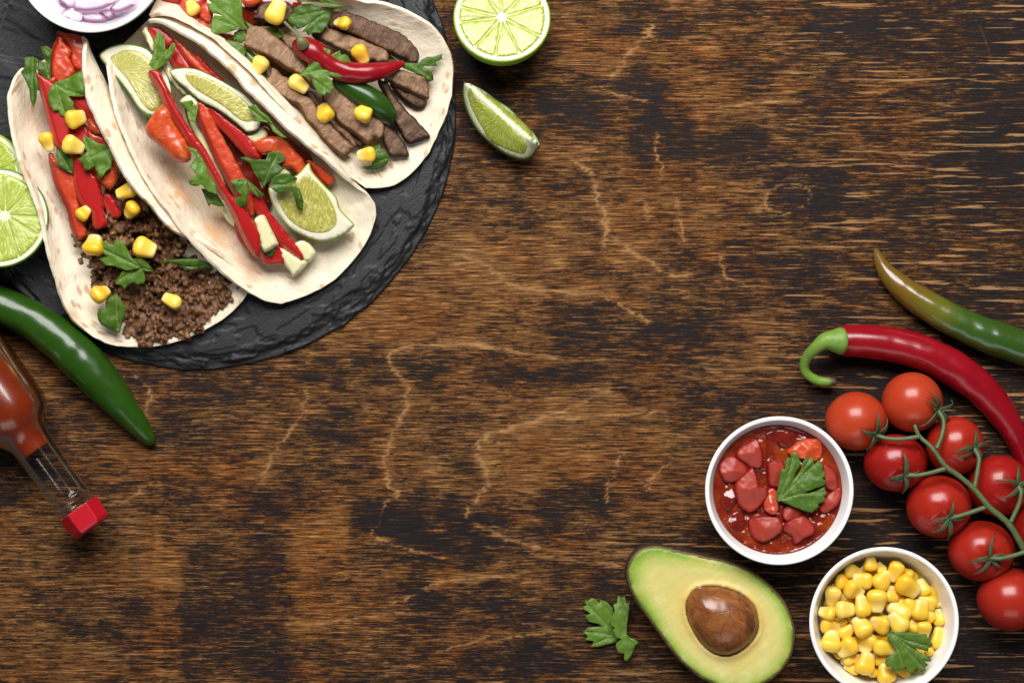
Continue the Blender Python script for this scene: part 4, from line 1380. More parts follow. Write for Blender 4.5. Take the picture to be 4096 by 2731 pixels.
piece('cucumber_stick', '4', [(830, 425), (900, 400), (945, 365), (992, 400), (980, 450), (910, 482), (860, 462)], fill2(3), 3, MCUKE, 'pale cucumber chunk behind the curved tomato slice', 'cucumber', 'cucumber sticks', edge=5, crown=.15, jag=1.5, attrs={'skin': lambda x, y, d: 0 * x})
piece('cucumber_stick', '4', [(450, 320), (500, 300), (560, 420), (640, 600), (700, 760), (640, 720), (560, 560)], fill2(-2), 3, MCUKE, 'thin pale cucumber strip between the two long pepper strips', 'cucumber', 'cucumber sticks', edge=5, crown=.15, jag=1.5, attrs={'skin': lambda x, y, d: 0 * x})
piece('cucumber_stick', '4', [(660, 880), (740, 900), (790, 1000), (770, 1060), (700, 1000)], fill2(-3), 3, MCUKE, 'pale cucumber end under the longest pepper strip', 'cucumber', 'cucumber sticks', edge=5, crown=.15, jag=1.5, attrs={'skin': lambda x, y, d: 0 * x})
piece('cucumber_stick', '4', [(380, 190), (440, 140), (500, 165), (520, 220), (450, 230)], fill2(5), 3, MCUKE, 'cucumber end above the long pepper strips', 'cucumber', 'cucumber sticks', edge=5, crown=.15, jag=1.5, attrs={'skin': lambda x, y, d: 0 * x})
piece('tomato_piece', '4', [(888, 490), (960, 442), (1050, 428), (1120, 458), (1180, 520), (1240, 590), (1256, 660), (1240, 702), (1208, 712), (1165, 660), (1095, 640), (1020, 560), (950, 560)], fill2(4), 4, MORANGE, 'curved orange-red tomato slice below the tilted lime wedge', 'tomato', 'tomato pieces in the tacos', rough=1.0, jag=3)
piece('pepper_strip', '4', [(1278, 608), (1340, 640), (1440, 715), (1440, 752), (1370, 755), (1320, 685)], fill2(3), 2, MFLESH, 'short red pepper piece behind the lower lime wedge', 'pepper strip', PS, bev=(1, -.45), bevw=24, edge=4, grow=7, crown=.06, spacing=7, jag=1.5)
piece('pepper_strip', '4', [(142, 380), (165, 320), (235, 230), (310, 212), (350, 280), (345, 330), (430, 450), (462, 560), (442, 602), (400, 614), (340, 592), (280, 530), (210, 470), (160, 430)], fill2(9), 6, MORANGE, 'plump curled orange-red pepper piece on the left flap', 'pepper strip', PS, edge=30, rough=.8, crown=.6)
piece('pepper_strip', '4', [(500, 270), (518, 208), (572, 230), (620, 340), (680, 450), (740, 560), (800, 670), (860, 790), (888, 870), (878, 975), (840, 960), (780, 860), (710, 730), (640, 600), (570, 440), (530, 350)], fill2(4), 4.5, MFLESH, 'broad red pepper strip in the middle of the middle taco', 'pepper strip', PS, rough=.5, bev=(1, -.45), bevw=24, edge=4, grow=7, crown=.06, spacing=7, jag=1.5)
piece('pepper_strip', '4', [(868, 830), (950, 870), (1000, 960), (1080, 1060), (1150, 1150), (1222, 1240), (1220, 1278), (1150, 1240), (1060, 1150), (980, 1030), (900, 930)], fill2(5), 4, MSKIN, 'pointed red pepper strip beside the lower lime wedge', 'pepper strip', PS, bev=(1, -.45), bevw=24, edge=4, grow=7, crown=.06, spacing=7, jag=1.5)
piece('pepper_strip', '4', [(938, 1170), (1000, 1190), (1082, 1200), (1118, 1292), (1050, 1312), (980, 1312), (950, 1260)], fill2(3), 3.5, MSKIN, 'short red pepper piece under the pale cucumber stick', 'pepper strip', PS, bev=(1, -.45), bevw=24, edge=4, grow=7, crown=.06, spacing=7, jag=1.5)
piece('pepper_strip', '4', [(775, 1030), (830, 1100), (900, 1180), (930, 1260), (880, 1240), (800, 1140)], fill2(0), 2.5, MFLESH, 'pepper sliver under the lower end of the longest strip', 'pepper strip', PS, bev=(1, -.45), bevw=24, edge=4, grow=7, crown=.06, spacing=7, jag=1.5)
piece('pepper_strip', '4', [(178, 0), (240, -10), (272, 50), (360, 230), (440, 370), (552, 520), (640, 680), (720, 830), (800, 900), (852, 980), (922, 1110), (918, 1240), (900, 1252), (840, 1170), (780, 1040), (740, 950), (640, 770), (540, 600), (450, 480), (390, 380), (300, 240), (250, 120)], fill2(11), 5, MSKIN, 'longest red pepper strip running down the middle taco', 'pepper strip', PS, bev=(1, -.45), bevw=24, edge=4, grow=7, crown=.06, spacing=7, jag=1.5)
piece('cucumber_stick', '4', [(903, 1010), (970, 978), (1010, 1050), (1062, 1160), (1060, 1185), (968, 1232), (930, 1120)], fill2(9), 4, MCUKE, 'pale cucumber stick lying across the lower pepper ends', 'cucumber', 'cucumber sticks', edge=5, crown=.15, jag=1.5, smooth=2, attrs={'skin': lambda x, y, d: 0 * x})
piece('cucumber_stick', '4', [(1085, 1200), (1150, 1230), (1210, 1270), (1270, 1310), (1180, 1402), (1150, 1372), (1100, 1300)], fill2(4), 3.5, MCUKE, 'pale cucumber block nearest the open end of the middle taco', 'cucumber', 'cucumber sticks', edge=5, crown=.15, jag=1.5, smooth=2, attrs={'skin': lambda x, y, d: 0 * x})
piece('cucumber_stick', '4', [(1180, 1180), (1260, 1150), (1328, 1230), (1312, 1272), (1272, 1308), (1215, 1262)], fill2(3), 3.5, MCUKE, 'pale cucumber block beside the lower lime wedge', 'cucumber', 'cucumber sticks', edge=5, crown=.15, jag=1.5, smooth=2, attrs={'skin': lambda x, y, d: 0 * x})
piece('cucumber_stick', '4', [(930, 640), (1000, 600), (1100, 620), (1150, 700), (1000, 740), (950, 790)], fill2(2), 3, MCUKE, 'pale cucumber piece under the parsley beside the lower lime', 'cucumber', 'cucumber sticks', edge=5, crown=.15, jag=1.5, smooth=2, attrs={'skin': lambda x, y, d: 0 * x})
lime_wedge('4', [(1005, 800), (1050, 772), (1200, 702), (1282, 618), (1312, 680), (1400, 780), (1472, 850), (1502, 940), (1588, 1030), (1582, 1062), (1520, 1112), (1430, 1152), (1340, 1158), (1240, 1122), (1150, 1072), (1080, 990), (1030, 900)],
           [([(1060, 812), (1200, 740), (1270, 690), (1310, 720), (1390, 800), (1440, 880), (1472, 960), (1472, 1040), (1420, 1090), (1340, 1106), (1240, 1080), (1150, 1020), (1090, 930)], (1330, 560))],
           'lime wedge facing up at the lower end of the middle taco', MPULPY, tiltfn=fill2(8), z_edge=26, ground=SLZ + 3, rind=MRIND, pith_in=5, down=9, pith_mat=MPITHC)
leaf('4', [(805, 580), (850, 574), (900, 592), (980, 590), (1000, 542), (1030, 535), (1070, 523), (1115, 568), (1112, 600), (1060, 620), (1112, 650), (1070, 690), (990, 740), (965, 785), (940, 740), (900, 680), (870, 620)], (960, 770), fill2(10), 'bright parsley leaf beside the curved tomato slice', seed=12)
leaf('4', [(1003, 775), (1050, 702), (1130, 688), (1202, 720), (1190, 750), (1150, 770), (1212, 790), (1225, 820), (1240, 880), (1230, 942), (1195, 930), (1180, 850), (1160, 800), (1120, 800), (1085, 832), (1050, 815)], (1190, 735), fill2(15), 'dark parsley sprig resting on the lower lime wedge', seed=13, fold=.15)
leaf('4', [(405, 478), (440, 505), (500, 520), (556, 505), (550, 580), (580, 680), (632, 770), (632, 832), (570, 812), (530, 760), (505, 775), (460, 770), (440, 740), (500, 700), (455, 640), (500, 570)], (545, 515), fill2(14), 'long drooping parsley leaf left of the longest pepper strip', seed=14)
leaf('4', [(530, 790), (580, 800), (640, 830), (692, 915), (650, 915), (600, 900), (585, 920), (560, 860)], (540, 800), fill2(6), 'dark parsley tip under the longest pepper strip', seed=15)
leaf('4', [(735, 740), (800, 722), (850, 728), (870, 800), (850, 870), (850, 912), (780, 925), (735, 912), (765, 860), (820, 842), (760, 800)], (845, 735), fill2(17), 'small crumpled parsley leaf on the longest pepper strip', seed=16)
leaf('4', [(850, 730), (920, 790), (970, 832), (945, 860), (885, 820)], (850, 735), fill2(12), 'narrow dark parsley tip right of the longest pepper strip', seed=17)
leaf('4', [(378, 192), (470, 178), (478, 200), (450, 225), (512, 205), (490, 335), (440, 312), (430, 250)], (500, 320), fill2(11), 'small parsley leaf between the upper long strips', seed=18)
leaf('4', [(853, 222), (910, 208), (942, 250), (1000, 290), (1050, 370), (1142, 446), (1080, 432), (1030, 392), (1000, 332), (890, 322), (930, 290), (870, 255)], (1140, 445), fill2(15), 'thin curling parsley stalk over the tilted lime wedge', seed=19)
leaf('4', [(930, 1190), (960, 1230), (1050, 1190), (1055, 1220), (1020, 1275), (960, 1245)], (930, 1195), fill2(7), 'dark parsley bit under the pale cucumber stick', seed=20)
leaf('1', [(1290, 1000), (1340, 1040), (1415, 1095), (1400, 1140), (1330, 1070)], (1290, 1000), fill2(8), 'dark parsley edge below the large lime slice', seed=21)

# ------------------------------------------------------------------ right taco
TP = 'tomato pieces in the tacos'
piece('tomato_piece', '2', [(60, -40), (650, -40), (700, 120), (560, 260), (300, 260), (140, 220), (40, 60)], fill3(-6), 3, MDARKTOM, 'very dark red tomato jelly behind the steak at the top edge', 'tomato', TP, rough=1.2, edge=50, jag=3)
piece('tomato_piece', '1', [(1700, 10), (1880, -40), (1950, 0), (1900, 100), (1830, 250), (1760, 180), (1710, 100)], fill3(4), 5, MTOMCH, 'red tomato chunk under the topmost kernel', 'tomato', TP, rough=.8, jag=3)
piece('tomato_piece', '1', [(1630, 165), (1665, 103), (1760, 140), (1850, 185), (1830, 238), (1720, 215)], fill3(7), 4, MSKIN, 'glossy dark red tomato chunk on the left rim of the right taco', 'tomato', TP, jag=3)
piece('tomato_piece', '1', [(1830, 230), (1890, 190), (1970, 240), (2040, 350), (1990, 360), (1890, 290)], fill3(6), 4, MTOMCH, 'juicy red tomato chunk below the big parsley leaf', 'tomato', TP, rough=.8, jag=3)
piece('tomato_piece', '1', [(1860, 120), (1930, 20), (2000, 80), (1990, 220), (1900, 200)], fill3(5), 4, MTOMCH, 'light red tomato chunk left of the big parsley leaf', 'tomato', TP, rough=.8, jag=3)
piece('tomato_piece', '1', [(1520, -20), (1700, -40), (1700, 30), (1600, 40), (1540, 25)], fill3(3), 3, MSKIN, 'red tomato edge at the top border of the photo', 'tomato', TP, jag=3)
piece('tomato_piece', 'F', [(250, 560), (420, 600), (640, 680), (760, 780), (600, 780), (380, 760)], fill3(1), 3, MTOMCH, 'orange-red tomato chunk under the dark parsley, right taco', 'tomato', TP, jag=3)
piece('tomato_piece', '2', [(160, -20), (340, -30), (330, 40), (200, 70)], fill3(2), 3, MORANGE, 'orange tomato bit at the top border beside the big parsley leaf', 'tomato', TP, jag=3)


def gr(ang):
    ca, sa = math.cos(math.radians(ang)), math.sin(math.radians(ang))

    def fn(x, y, d):
        u = x * ca + y * sa; v = -x * sa + y * ca
        return np.c_[u / 26, v / 55, 0 * x]
    return {'grain': fn}


SS = 'steak strips in the right taco'
for pts, dz, up, mt, ang, lab in [
    ([(950, 200), (990, 90), (1180, 130), (1400, 215), (1600, 295), (1725, 365), (1812, 500), (1780, 602), (1680, 562), (1500, 482), (1300, 392), (1130, 322), (1000, 290)], 1, 5, MSEAR, 28, 'broad dark seared steak slice against the far tortilla wall'),
    ([(820, 340), (900, 285), (990, 275), (1080, 305), (1250, 365), (1420, 438), (1522, 480), (1530, 570), (1470, 605), (1360, 580), (1200, 530), (1000, 440)], 2, 5, MSTEAK, 22, 'brown steak strip partly behind the small red chili'),
    ([(270, 190), (300, 120), (340, 55), (420, 20), (590, 30), (650, 130), (560, 225), (400, 215)], 2, 4, MSEAR, 0, 'small dark steak piece under the long pale kernel'),
    ([(520, 330), (640, 340), (720, 400), (700, 520), (620, 480), (540, 410)], 0, 4, MSTEAK, 40, 'short steak piece between first strip and chili stalk'),
    ([(400, 540), (520, 600), (650, 700), (620, 760), (480, 660), (400, 600)], -3, 4, MSTEAK, 35, 'shaded steak strip beneath the first strip'),
    ([(1555, 790), (1700, 870), (1835, 880), (1888, 970), (1820, 1024), (1700, 962), (1600, 860)], -1, 4, MSEAR, 25, 'dark steak end under the frayed strip at the right side'),
    ([(1500, 755), (1560, 690), (1630, 668), (1780, 698), (1892, 728), (1912, 880), (1890, 932), (1780, 885), (1650, 832), (1560, 785)], 3, 5, MSTEAK, 18, 'frayed steak strip end right of the red chili tip'),
    ([(1445, 780), (1520, 788), (1600, 918), (1700, 1040), (1812, 1150), (1925, 1276), (1850, 1312), (1728, 1348), (1640, 1232), (1580, 1112), (1530, 952)], 1, 5, MSEAR, 45, 'dark edged steak strip below the small green chili'),
    ([(1465, 1170), (1540, 1200), (1640, 1290), (1702, 1400), (1718, 1472), (1620, 1472), (1550, 1467), (1495, 1350)], 1, 4, MSEAR, 50, 'lowest dark steak strip near the taco opening'),
    ([(735, 885), (830, 875), (885, 975), (1000, 1108), (1100, 1178), (1222, 1320), (1212, 1392), (1100, 1290), (950, 1150), (855, 1025)], 0, 4, MSTEAK, 45, 'thin stringy steak strip between two thicker strips'),
    ([(1080, 1190), (1240, 1290), (1330, 1340), (1260, 1390), (1150, 1280)], -2, 3, MSEAR, 40, 'dark steak scrap under the thick central strip'),
    ([(925, 905), (1020, 800), (1130, 878), (1230, 968), (1350, 1060), (1484, 1160), (1472, 1302), (1400, 1312), (1340, 1358), (1240, 1275), (1100, 1192), (1020, 1082), (948, 982)], 4, 5.5, MSTEAK, 38, 'thick steak strip in the centre of the right taco'),
    ([(385, 790), (430, 720), (455, 652), (540, 718), (640, 778), (700, 868), (830, 948), (900, 1078), (960, 1138), (1090, 1278), (1192, 1370), (1192, 1402), (1110, 1468), (1020, 1402), (900, 1292), (850, 1212), (780, 1152), (700, 1012), (600, 962), (480, 882)], 5, 5, MSTEAK, 42, 'long grey-brown steak strip nearest the left rim'),
    ([(193, 385), (230, 280), (290, 256), (380, 278), (470, 348), (560, 418), (680, 518), (782, 600), (765, 645), (810, 710), (860, 800), (845, 840), (690, 712), (560, 645), (420, 555), (300, 505), (198, 455)], 7, 6, MSTEAK, 35, 'first thick steak strip with browned rounded end, top of right taco')]:
    piece('steak_strip', '2', pts, fill3(dz), up, mt, lab, 'steak strip', SS, rough=1.5, rs=34, edge=6, spacing=6, bev=(.3, -1), bevw=14, crown=.2, grow=3, facet=.4, jag=4.5, attrs=gr(ang), seed=int(pts[0][0]))

piece('pepper_strip', '2', [(170, 480), (220, 465), (330, 560), (400, 660), (360, 700), (250, 660), (190, 570)], fill3(3), 4, MGPEP, 'green pepper piece behind the kernel by the left rim', 'pepper strip', 'green pepper strips in the right taco')
piece('pepper_strip', '2', [(280, 690), (400, 690), (440, 800), (560, 930), (700, 1060), (840, 1200), (955, 1358), (850, 1300), (700, 1180), (560, 1020), (420, 860)], fill3(1), 4, MGPEP, 'long green pepper strip along the left rim of the right taco', 'pepper strip', 'green pepper strips in the right taco')
leaf('F', [(130, -20), (330, -30), (640, -20), (790, -20), (795, 150), (800, 330), (840, 470), (905, 580), (900, 640), (840, 560), (760, 530), (600, 590), (400, 640), (250, 640), (215, 590), (205, 480), (225, 350), (270, 285), (430, 310), (330, 270), (230, 250), (160, 170), (135, 60), (215, 60)], (895, 620), fill3(12), 'big parsley leaf at the top border over red tomato', seed=22)
leaf('F', [(600, 730), (640, 620), (740, 555), (840, 580), (905, 650), (860, 760), (780, 825), (700, 790)], (880, 640), fill3(8), 'round dark parsley lobe below the big leaf', seed=23)
leaf('F', [(250, 640), (330, 680), (460, 750), (640, 780), (740, 830), (830, 880), (860, 960), (830, 1180), (740, 1100), (620, 980), (480, 870), (380, 800)], (260, 645), fill3(10), 'dark ragged parsley along the left rim of the right taco', seed=24)
leaf('F', [(820, 380), (900, 430), (1030, 500), (1280, 500), (1460, 520), (1555, 600), (1570, 690), (1480, 710), (1360, 640), (1150, 560), (960, 560)], (820, 385), fill3(6), 'bluish green parsley blade behind the first steak strip', seed=25)
leaf('2', [(580, 180), (610, 140), (650, 120), (640, 80), (680, 65), (720, 42), (790, 40), (880, 62), (1000, 72), (1132, 62), (1010, 95), (990, 180), (960, 240), (900, 312), (840, 310), (780, 332), (760, 300), (722, 302), (800, 215), (740, 260), (680, 278), (650, 235), (600, 225)], (1010, 85), fill3(10), 'dark shaded parsley leaf over the steak at the top', seed=26)
leaf('2', [(560, -20), (900, -30), (1140, 55), (1000, 70), (880, 20), (700, 10)], (1140, 60), fill3(14), 'parsley edge cut by the top border of the photo', seed=27)
leaf('2', [(690, 712), (770, 640), (830, 600), (855, 520), (880, 460), (905, 443), (945, 460), (990, 470), (995, 500), (972, 545), (1040, 500), (1080, 478), (1090, 515), (1130, 512), (1155, 530), (1192, 582), (1160, 605), (1165, 635), (1120, 650), (1132, 690), (1128, 715), (1080, 735), (1000, 725), (938, 712), (1000, 755), (1027, 830), (1000, 850), (1012, 880), (960, 870), (940, 902), (900, 890), (878, 880), (830, 800), (815, 730)], (700, 708), fill3(18), 'toothed parsley leaf lying across the small red chili', seed=28)
leaf('2', [(1555, 520), (1680, 595), (1820, 600), (1850, 565), (1900, 540), (1960, 535), (2040, 508), (2038, 555), (1985, 585), (1992, 620), (1860, 628), (1910, 650), (1955, 700), (1960, 752), (1900, 775), (1880, 720), (1780, 690), (1680, 650)], (1560, 530), fill3(7), 'flat parsley leaf on bare tortilla right of the chili tip', seed=29)
leaf('2', [(1380, 1380), (1420, 1370), (1460, 1358), (1465, 1390), (1440, 1425), (1490, 1415), (1520, 1425), (1525, 1460), (1552, 1482), (1530, 1530), (1490, 1568), (1420, 1590), (1340, 1600), (1290, 1570), (1380, 1560), (1400, 1450)], (1300, 1570), fill3(3), 'parsley leaf under the lowest kernel of the right taco', seed=30)


def chili(name, f, pts, zoff, mat, label, parent_stem=None, lump=.05, seed=0, group='chili peppers', stem_mat=None, rings=80, ground=0.0, oval=1.0, fn=None):
    s = ZF[f][2]
    path = []
    for (x, y, r) in pts:
        p = Q1(f, x, y); rm = r / s * K
        z = (at(fn, p) if fn else ground) + zoff
        zz = z + rm * 1000 * oval
        path.append((W(p, zz), rm * fz(zz)))
    c = np.mean([np.array(q[0]) for q in path], 0); c[2] = ground / 1000
    root = thing(name, c, label, 'chili pepper', group)
    tube('body', path, mat, 28, rings, root, lump, .012, seed, True, oval)
    if parent_stem:
        sp = []
        for (x, y, r, z) in parent_stem:
            sp.append((W(Q1(f, x, y), z), r / s * K * fz(z)))
        tube('stem', sp, stem_mat or MSTEM, 14, 48, root, .04, .006, seed + 3)
    return root


chili('chili_pepper', '2', [(690, 425, 40), (700, 430, 80), (740, 450, 108), (820, 490, 118), (920, 560, 112), (1020, 625, 106), (1150, 675, 104), (1300, 690, 98), (1430, 675, 84), (1540, 645, 64), (1630, 612, 42), (1672, 592, 22), (1682, 588, 6)], 3, MCHR,
      'small glossy red chili with thin dry stalk on the steak', [(735, 420, 62, 44), (712, 385, 44, 47), (690, 350, 20, 46), (640, 290, 13, 44), (560, 212, 15, 40)], .07, 5, stem_mat=MCSTEM, fn=fill3(4))
chili('chili_pepper', '2', [(1040, 745, 50), (1100, 785, 80), (1220, 850, 102), (1350, 925, 112), (1460, 1000, 106), (1540, 1075, 78), (1580, 1120, 42), (1595, 1138, 10)], 0, MCHG, 'small glossy green chili below the red one in the right taco', None, .03, 8, fn=fill3(2))

# ------------------------------------------------------------------ red onion in its bowl
OG = 'red onion slices in the bowl'
for i, (pts, z, sd, lab) in enumerate([
    ([(380, -20), (400, -260), (560, -420), (640, 40), (720, 120), (700, 190), (560, 170), (440, 90)], 24, 0, 'onion slice lying lowest along the bowl wall'),
    ([(840, -40), (1000, -520), (1330, -330), (1370, -60), (1240, 90), (1080, 170), (900, 190), (820, 100)], 23, 0, 'wide onion slice at the bottom of the heap'),
    ([(600, -60), (560, -500), (980, -560), (900, 60), (800, 160), (640, 120)], 24, 0, 'onion slice half hidden in the middle of the bowl'),
    ([(388, 0), (430, -40), (470, 80), (540, 150), (640, 188), (560, 195), (480, 150), (420, 90)], 29, 1, 'narrow purple-skinned onion sliver beside the bowl wall'),
    ([(425, 45), (415, -40), (500, -40), (570, 60), (610, 110), (595, 180), (510, 140), (450, 95)], 30, -1, 'onion slice with purple outer edge on the left of the heap'),
    ([(520, -40), (700, -40), (700, 70), (640, 60), (590, 40)], 31, -1, 'onion slice cut by the top border of the photo'),
    ([(755, 120), (880, 108), (960, 138), (1008, 192), (930, 212), (790, 198)], 30, 1, 'small onion slice at the front of the heap'),
    ([(930, 100), (1050, 88), (1080, 150), (1000, 182)], 29, 1, 'purple onion bit right of the front slice'),
    ([(568, 175), (590, 108), (680, 78), (770, 115), (768, 188), (710, 203), (620, 188)], 33, -1, 'curled onion slice with ragged ends in front'),
    ([(1035, 75), (1120, 0), (1250, -50), (1320, -30), (1255, 60), (1130, 118), (1060, 112)], 33, 1, 'onion slice on the right with thin purple edge'),
    ([(688, 82), (715, 0), (760, -70), (1130, -50), (1115, 5), (980, 82), (830, 108), (750, 102)], 36, 1, 'large translucent onion slice on top with purple lower edge')]):
    O = Q('1', pts)
    cy = np.mean([p[1] for p in O])

    def skin(x, y, d, s=sd, c=cy):
        return (1 - np.clip(d / 20, 0, 1)) * ((y > c - 2) if s >= 0 else (x < np.mean(x))).astype(float) * (1 if s else .4)
    o = slab('onion_slice', O, z, 2.6, MONION, 1.5, 16, 8, .7, 30, attrs={'skin': skin}, seed=i)
    tag(o, lab, 'onion slice', OG)

# ------------------------------------------------------------------ limes on the table
lime_half(Q1('B', 607, 165), 195, 27, math.radians(84), math.radians(17), 10, .25, 'halved lime cut face up above the slate board', MPULP, MRIND, 0, (0, 0))
lime_half(Q1('3', -18, 532), 201, 31, math.radians(30), math.radians(8), 10, .1, 'halved lime at the left border leaning on the slate edge', MPULPG, MRIND2, 4, (.14, .04))
lime_half((-85, 715), 196, 22, math.radians(150), math.radians(14), 9, .5, 'lime half mostly hidden behind another at the left border', MPULPG, MRIND, 7, (0, 0))
lime_wedge('B', [(243, 788), (270, 778), (340, 800), (440, 850), (560, 940), (680, 1020), (800, 1140), (900, 1240), (950, 1310), (970, 1375), (940, 1412), (880, 1482), (800, 1507), (700, 1482), (600, 1432), (480, 1342), (380, 1242), (310, 1132), (262, 1020), (233, 900)],
           [([(278, 880), (312, 850), (380, 935), (480, 1025), (620, 1138), (740, 1258), (825, 1325), (850, 1400), (820, 1462), (740, 1452), (620, 1412), (500, 1332), (420, 1232), (350, 1112), (298, 990)], (640, 1090)),
            ([(370, 850), (440, 878), (560, 958), (660, 1036), (780, 1132), (862, 1212), (910, 1310), (892, 1338), (820, 1268), (720, 1178), (600, 1078), (480, 968)], (640, 1110))],
           'lime wedge lying alone on the wood beside the slate', MPULP, ridge=[(300, 815), (400, 925), (560, 1070), (720, 1215), (830, 1300), (950, 1372)], z_edge=12, z_ridge=25, ground=0, rind=MRIND2, pith_in=6)


# ------------------------------------------------------------------ chilies on the table
chili('chili_pepper', '5', [(-150, 70, 90), (-60, 150, 108), (60, 195, 105), (200, 265, 108), (330, 360, 116), (450, 470, 118), (560, 590, 112), (660, 705, 96), (750, 810, 74), (815, 890, 54), (855, 940, 36), (872, 960, 14)], 0, MCHG,
      'long glossy green chili above the sauce bottle', None, .055, 2, rings=100, ground=0)
chili('chili_pepper', '6', [(903, 212, 8), (906, 225, 24), (925, 285, 44), (985, 405, 76), (1100, 530, 104), (1280, 665, 126), (1500, 800, 142), (1800, 950, 152), (2100, 1055, 158), (2350, 1150, 155), (2600, 1230, 140)], 0, MTURN,
      'green chili turning orange at its tip, right border', None, .055, 4, rings=110)
chili('chili_pepper', '6', [(572, 1036, 100), (585, 1036, 128), (680, 1036, 144), (850, 1045, 150), (1050, 1070, 152), (1250, 1120, 158), (1450, 1200, 160), (1650, 1315, 158), (1830, 1455, 150), (1980, 1615, 136), (2110, 1810, 116), (2200, 2010, 90), (2250, 2200, 60), (2270, 2330, 24)], 0, MCHR,
      'long red chili with hooked green stem', [(600, 1036, 122, 18), (575, 1036, 120, 18.5), (530, 1036, 104, 19), (450, 1040, 78, 20), (370, 1095, 58, 19), (300, 1165, 50, 15), (262, 1250, 44, 11), (285, 1330, 43, 9), (370, 1388, 44, 8), (450, 1405, 42, 8), (530, 1402, 36, 8), (548, 1400, 26, 8)],  .055, 6, rings=120)


# ------------------------------------------------------------------ sauce bottle
def build_bottle():
    zc = 22.6
    end = W(Q1('5', 530, 1447), zc)
    ax = Vector((-.585, .81, 0)).normalized()       # from the cap end towards the body
    side = Vector((0, 0, 1)).cross(ax).normalized()
    up = Vector((0, 0, 1))
    M = Matrix.Translation(end) @ Matrix(((side.x, up.x, ax.x, 0), (side.y, up.y, ax.y, 0), (side.z, up.z, ax.z, 0), (0, 0, 0, 1)))
    root = thing('sauce_bottle', (end.x, end.y, 0), 'lying glass bottle of red-brown hot sauce with red cap', 'bottle')
    outer = [(10.3, 9), (10.4, 15), (10.6, 17.5), (12.0, 19.2), (12.35, 20.6), (11.9, 22), (11.3, 24), (11.4, 40), (11.6, 56), (12.2, 61), (14.2, 65), (18.2, 70), (21.0, 75), (22.2, 81), (22.4, 100), (22.4, 165)]
    inner = [(20.7, 165), (20.7, 82), (19.3, 75.5), (16.4, 71), (12.4, 66), (10.2, 61), (9.4, 54), (9.0, 40), (8.6, 22), (8.0, 9)]
    po = crom(outer, 4); pi = crom(inner, 4)
    V, F = lathe(po / 1000, 96)
    mk('glass', xform(V, M), flipf(F), MGLASS, root)
    sp = [(.1, 54.5), (4, 54.3), (8.4, 54.0), (9.15, 55.5), (9.9, 61), (12.2, 66.3), (16.1, 71), (19.0, 75.6), (20.45, 82), (20.5, 100), (20.5, 164), (.1, 164)]
    V, F = lathe(crom(sp, 3) / 1000, 64)
    mk('sauce', xform(V, M), flipf(F), MHOT, root)
    # six-sided cap
    prf = [(.1, 0.6), (10.0, .6), (11.2, 1.4), (12.0, 3.0), (12.5, 14.2), (11.2, 14.2), (10.8, 13)]
    V = []; F = []
    for k in range(6):
        a = math.radians(8 + 60 * k)
        for r, z in prf: V.append((r * math.cos(a) / 1000, r * math.sin(a) / 1000, z / 1000))
    m = len(prf)
    for k in range(6):
        k2 = (k + 1) % 6
        for i in range(m - 1): F.append((k * m + i, k2 * m + i, k2 * m + i + 1, k * m + i + 1))
    o = mk('cap', xform(np.array(V), M), flipf(F), MCAP, root, smooth=False)
    b = o.modifiers.new('edges', 'BEVEL'); b.width = .0006; b.segments = 2; b.limit_method = 'ANGLE'; b.angle_limit = .5
    o['label'] = 'red six-sided plastic cap'


build_bottle()


# ------------------------------------------------------------------ cherry tomatoes on the vine
def tomato_body(cx, cy, rx, ry, mat, parent, cal=None, seed=0, z0=0.0):
    s = ZF['7'][2]
    r = (rx + ry) / 2 / s * K
    zc = r * 1000 * .98 + z0
    c = W(Q1('7', cx, cy), zc)
    f = fz(zc)
    sv, sf = ico(5)
    V = sv.copy()
    cd = None
    if cal is not None:
        q = W(Q1('7', *cal), zc + r * 700)
        dx, dy = (q.x - c.x) / r, (q.y - c.y) / r
        rr = min(math.hypot(dx, dy), .93)
        k = rr / (math.hypot(dx, dy) + 1e-9)
        cd = np.array([dx * k, dy * k, math.sqrt(1 - rr * rr)])
        ca = V @ cd
        an = np.arctan2(V[:, 1], V[:, 0]) * 5
        V = V * (1 - .10 * np.exp(-((1 - ca) / .035)) - .018 * np.exp(-((1 - ca) / .12)) * np.cos(an + seed))[:, None]
    V = V * (1 + .02 * (fbm(V[:, 0] * 1.4 + 7 + seed, V[:, 1] * 1.4 + V[:, 2] + 7, seed, 2) - .5))[:, None]
    V = V * np.array([rx / s * K * f, ry / s * K * f, r * .98])
    V = V + np.array(c)
    o = mk('tomato' if parent else 'cherry_tomato', V, sf, mat, parent)
    tip = np.array(c) + cd * r * .93 if cd is not None else None
    return o, tip, cd, r


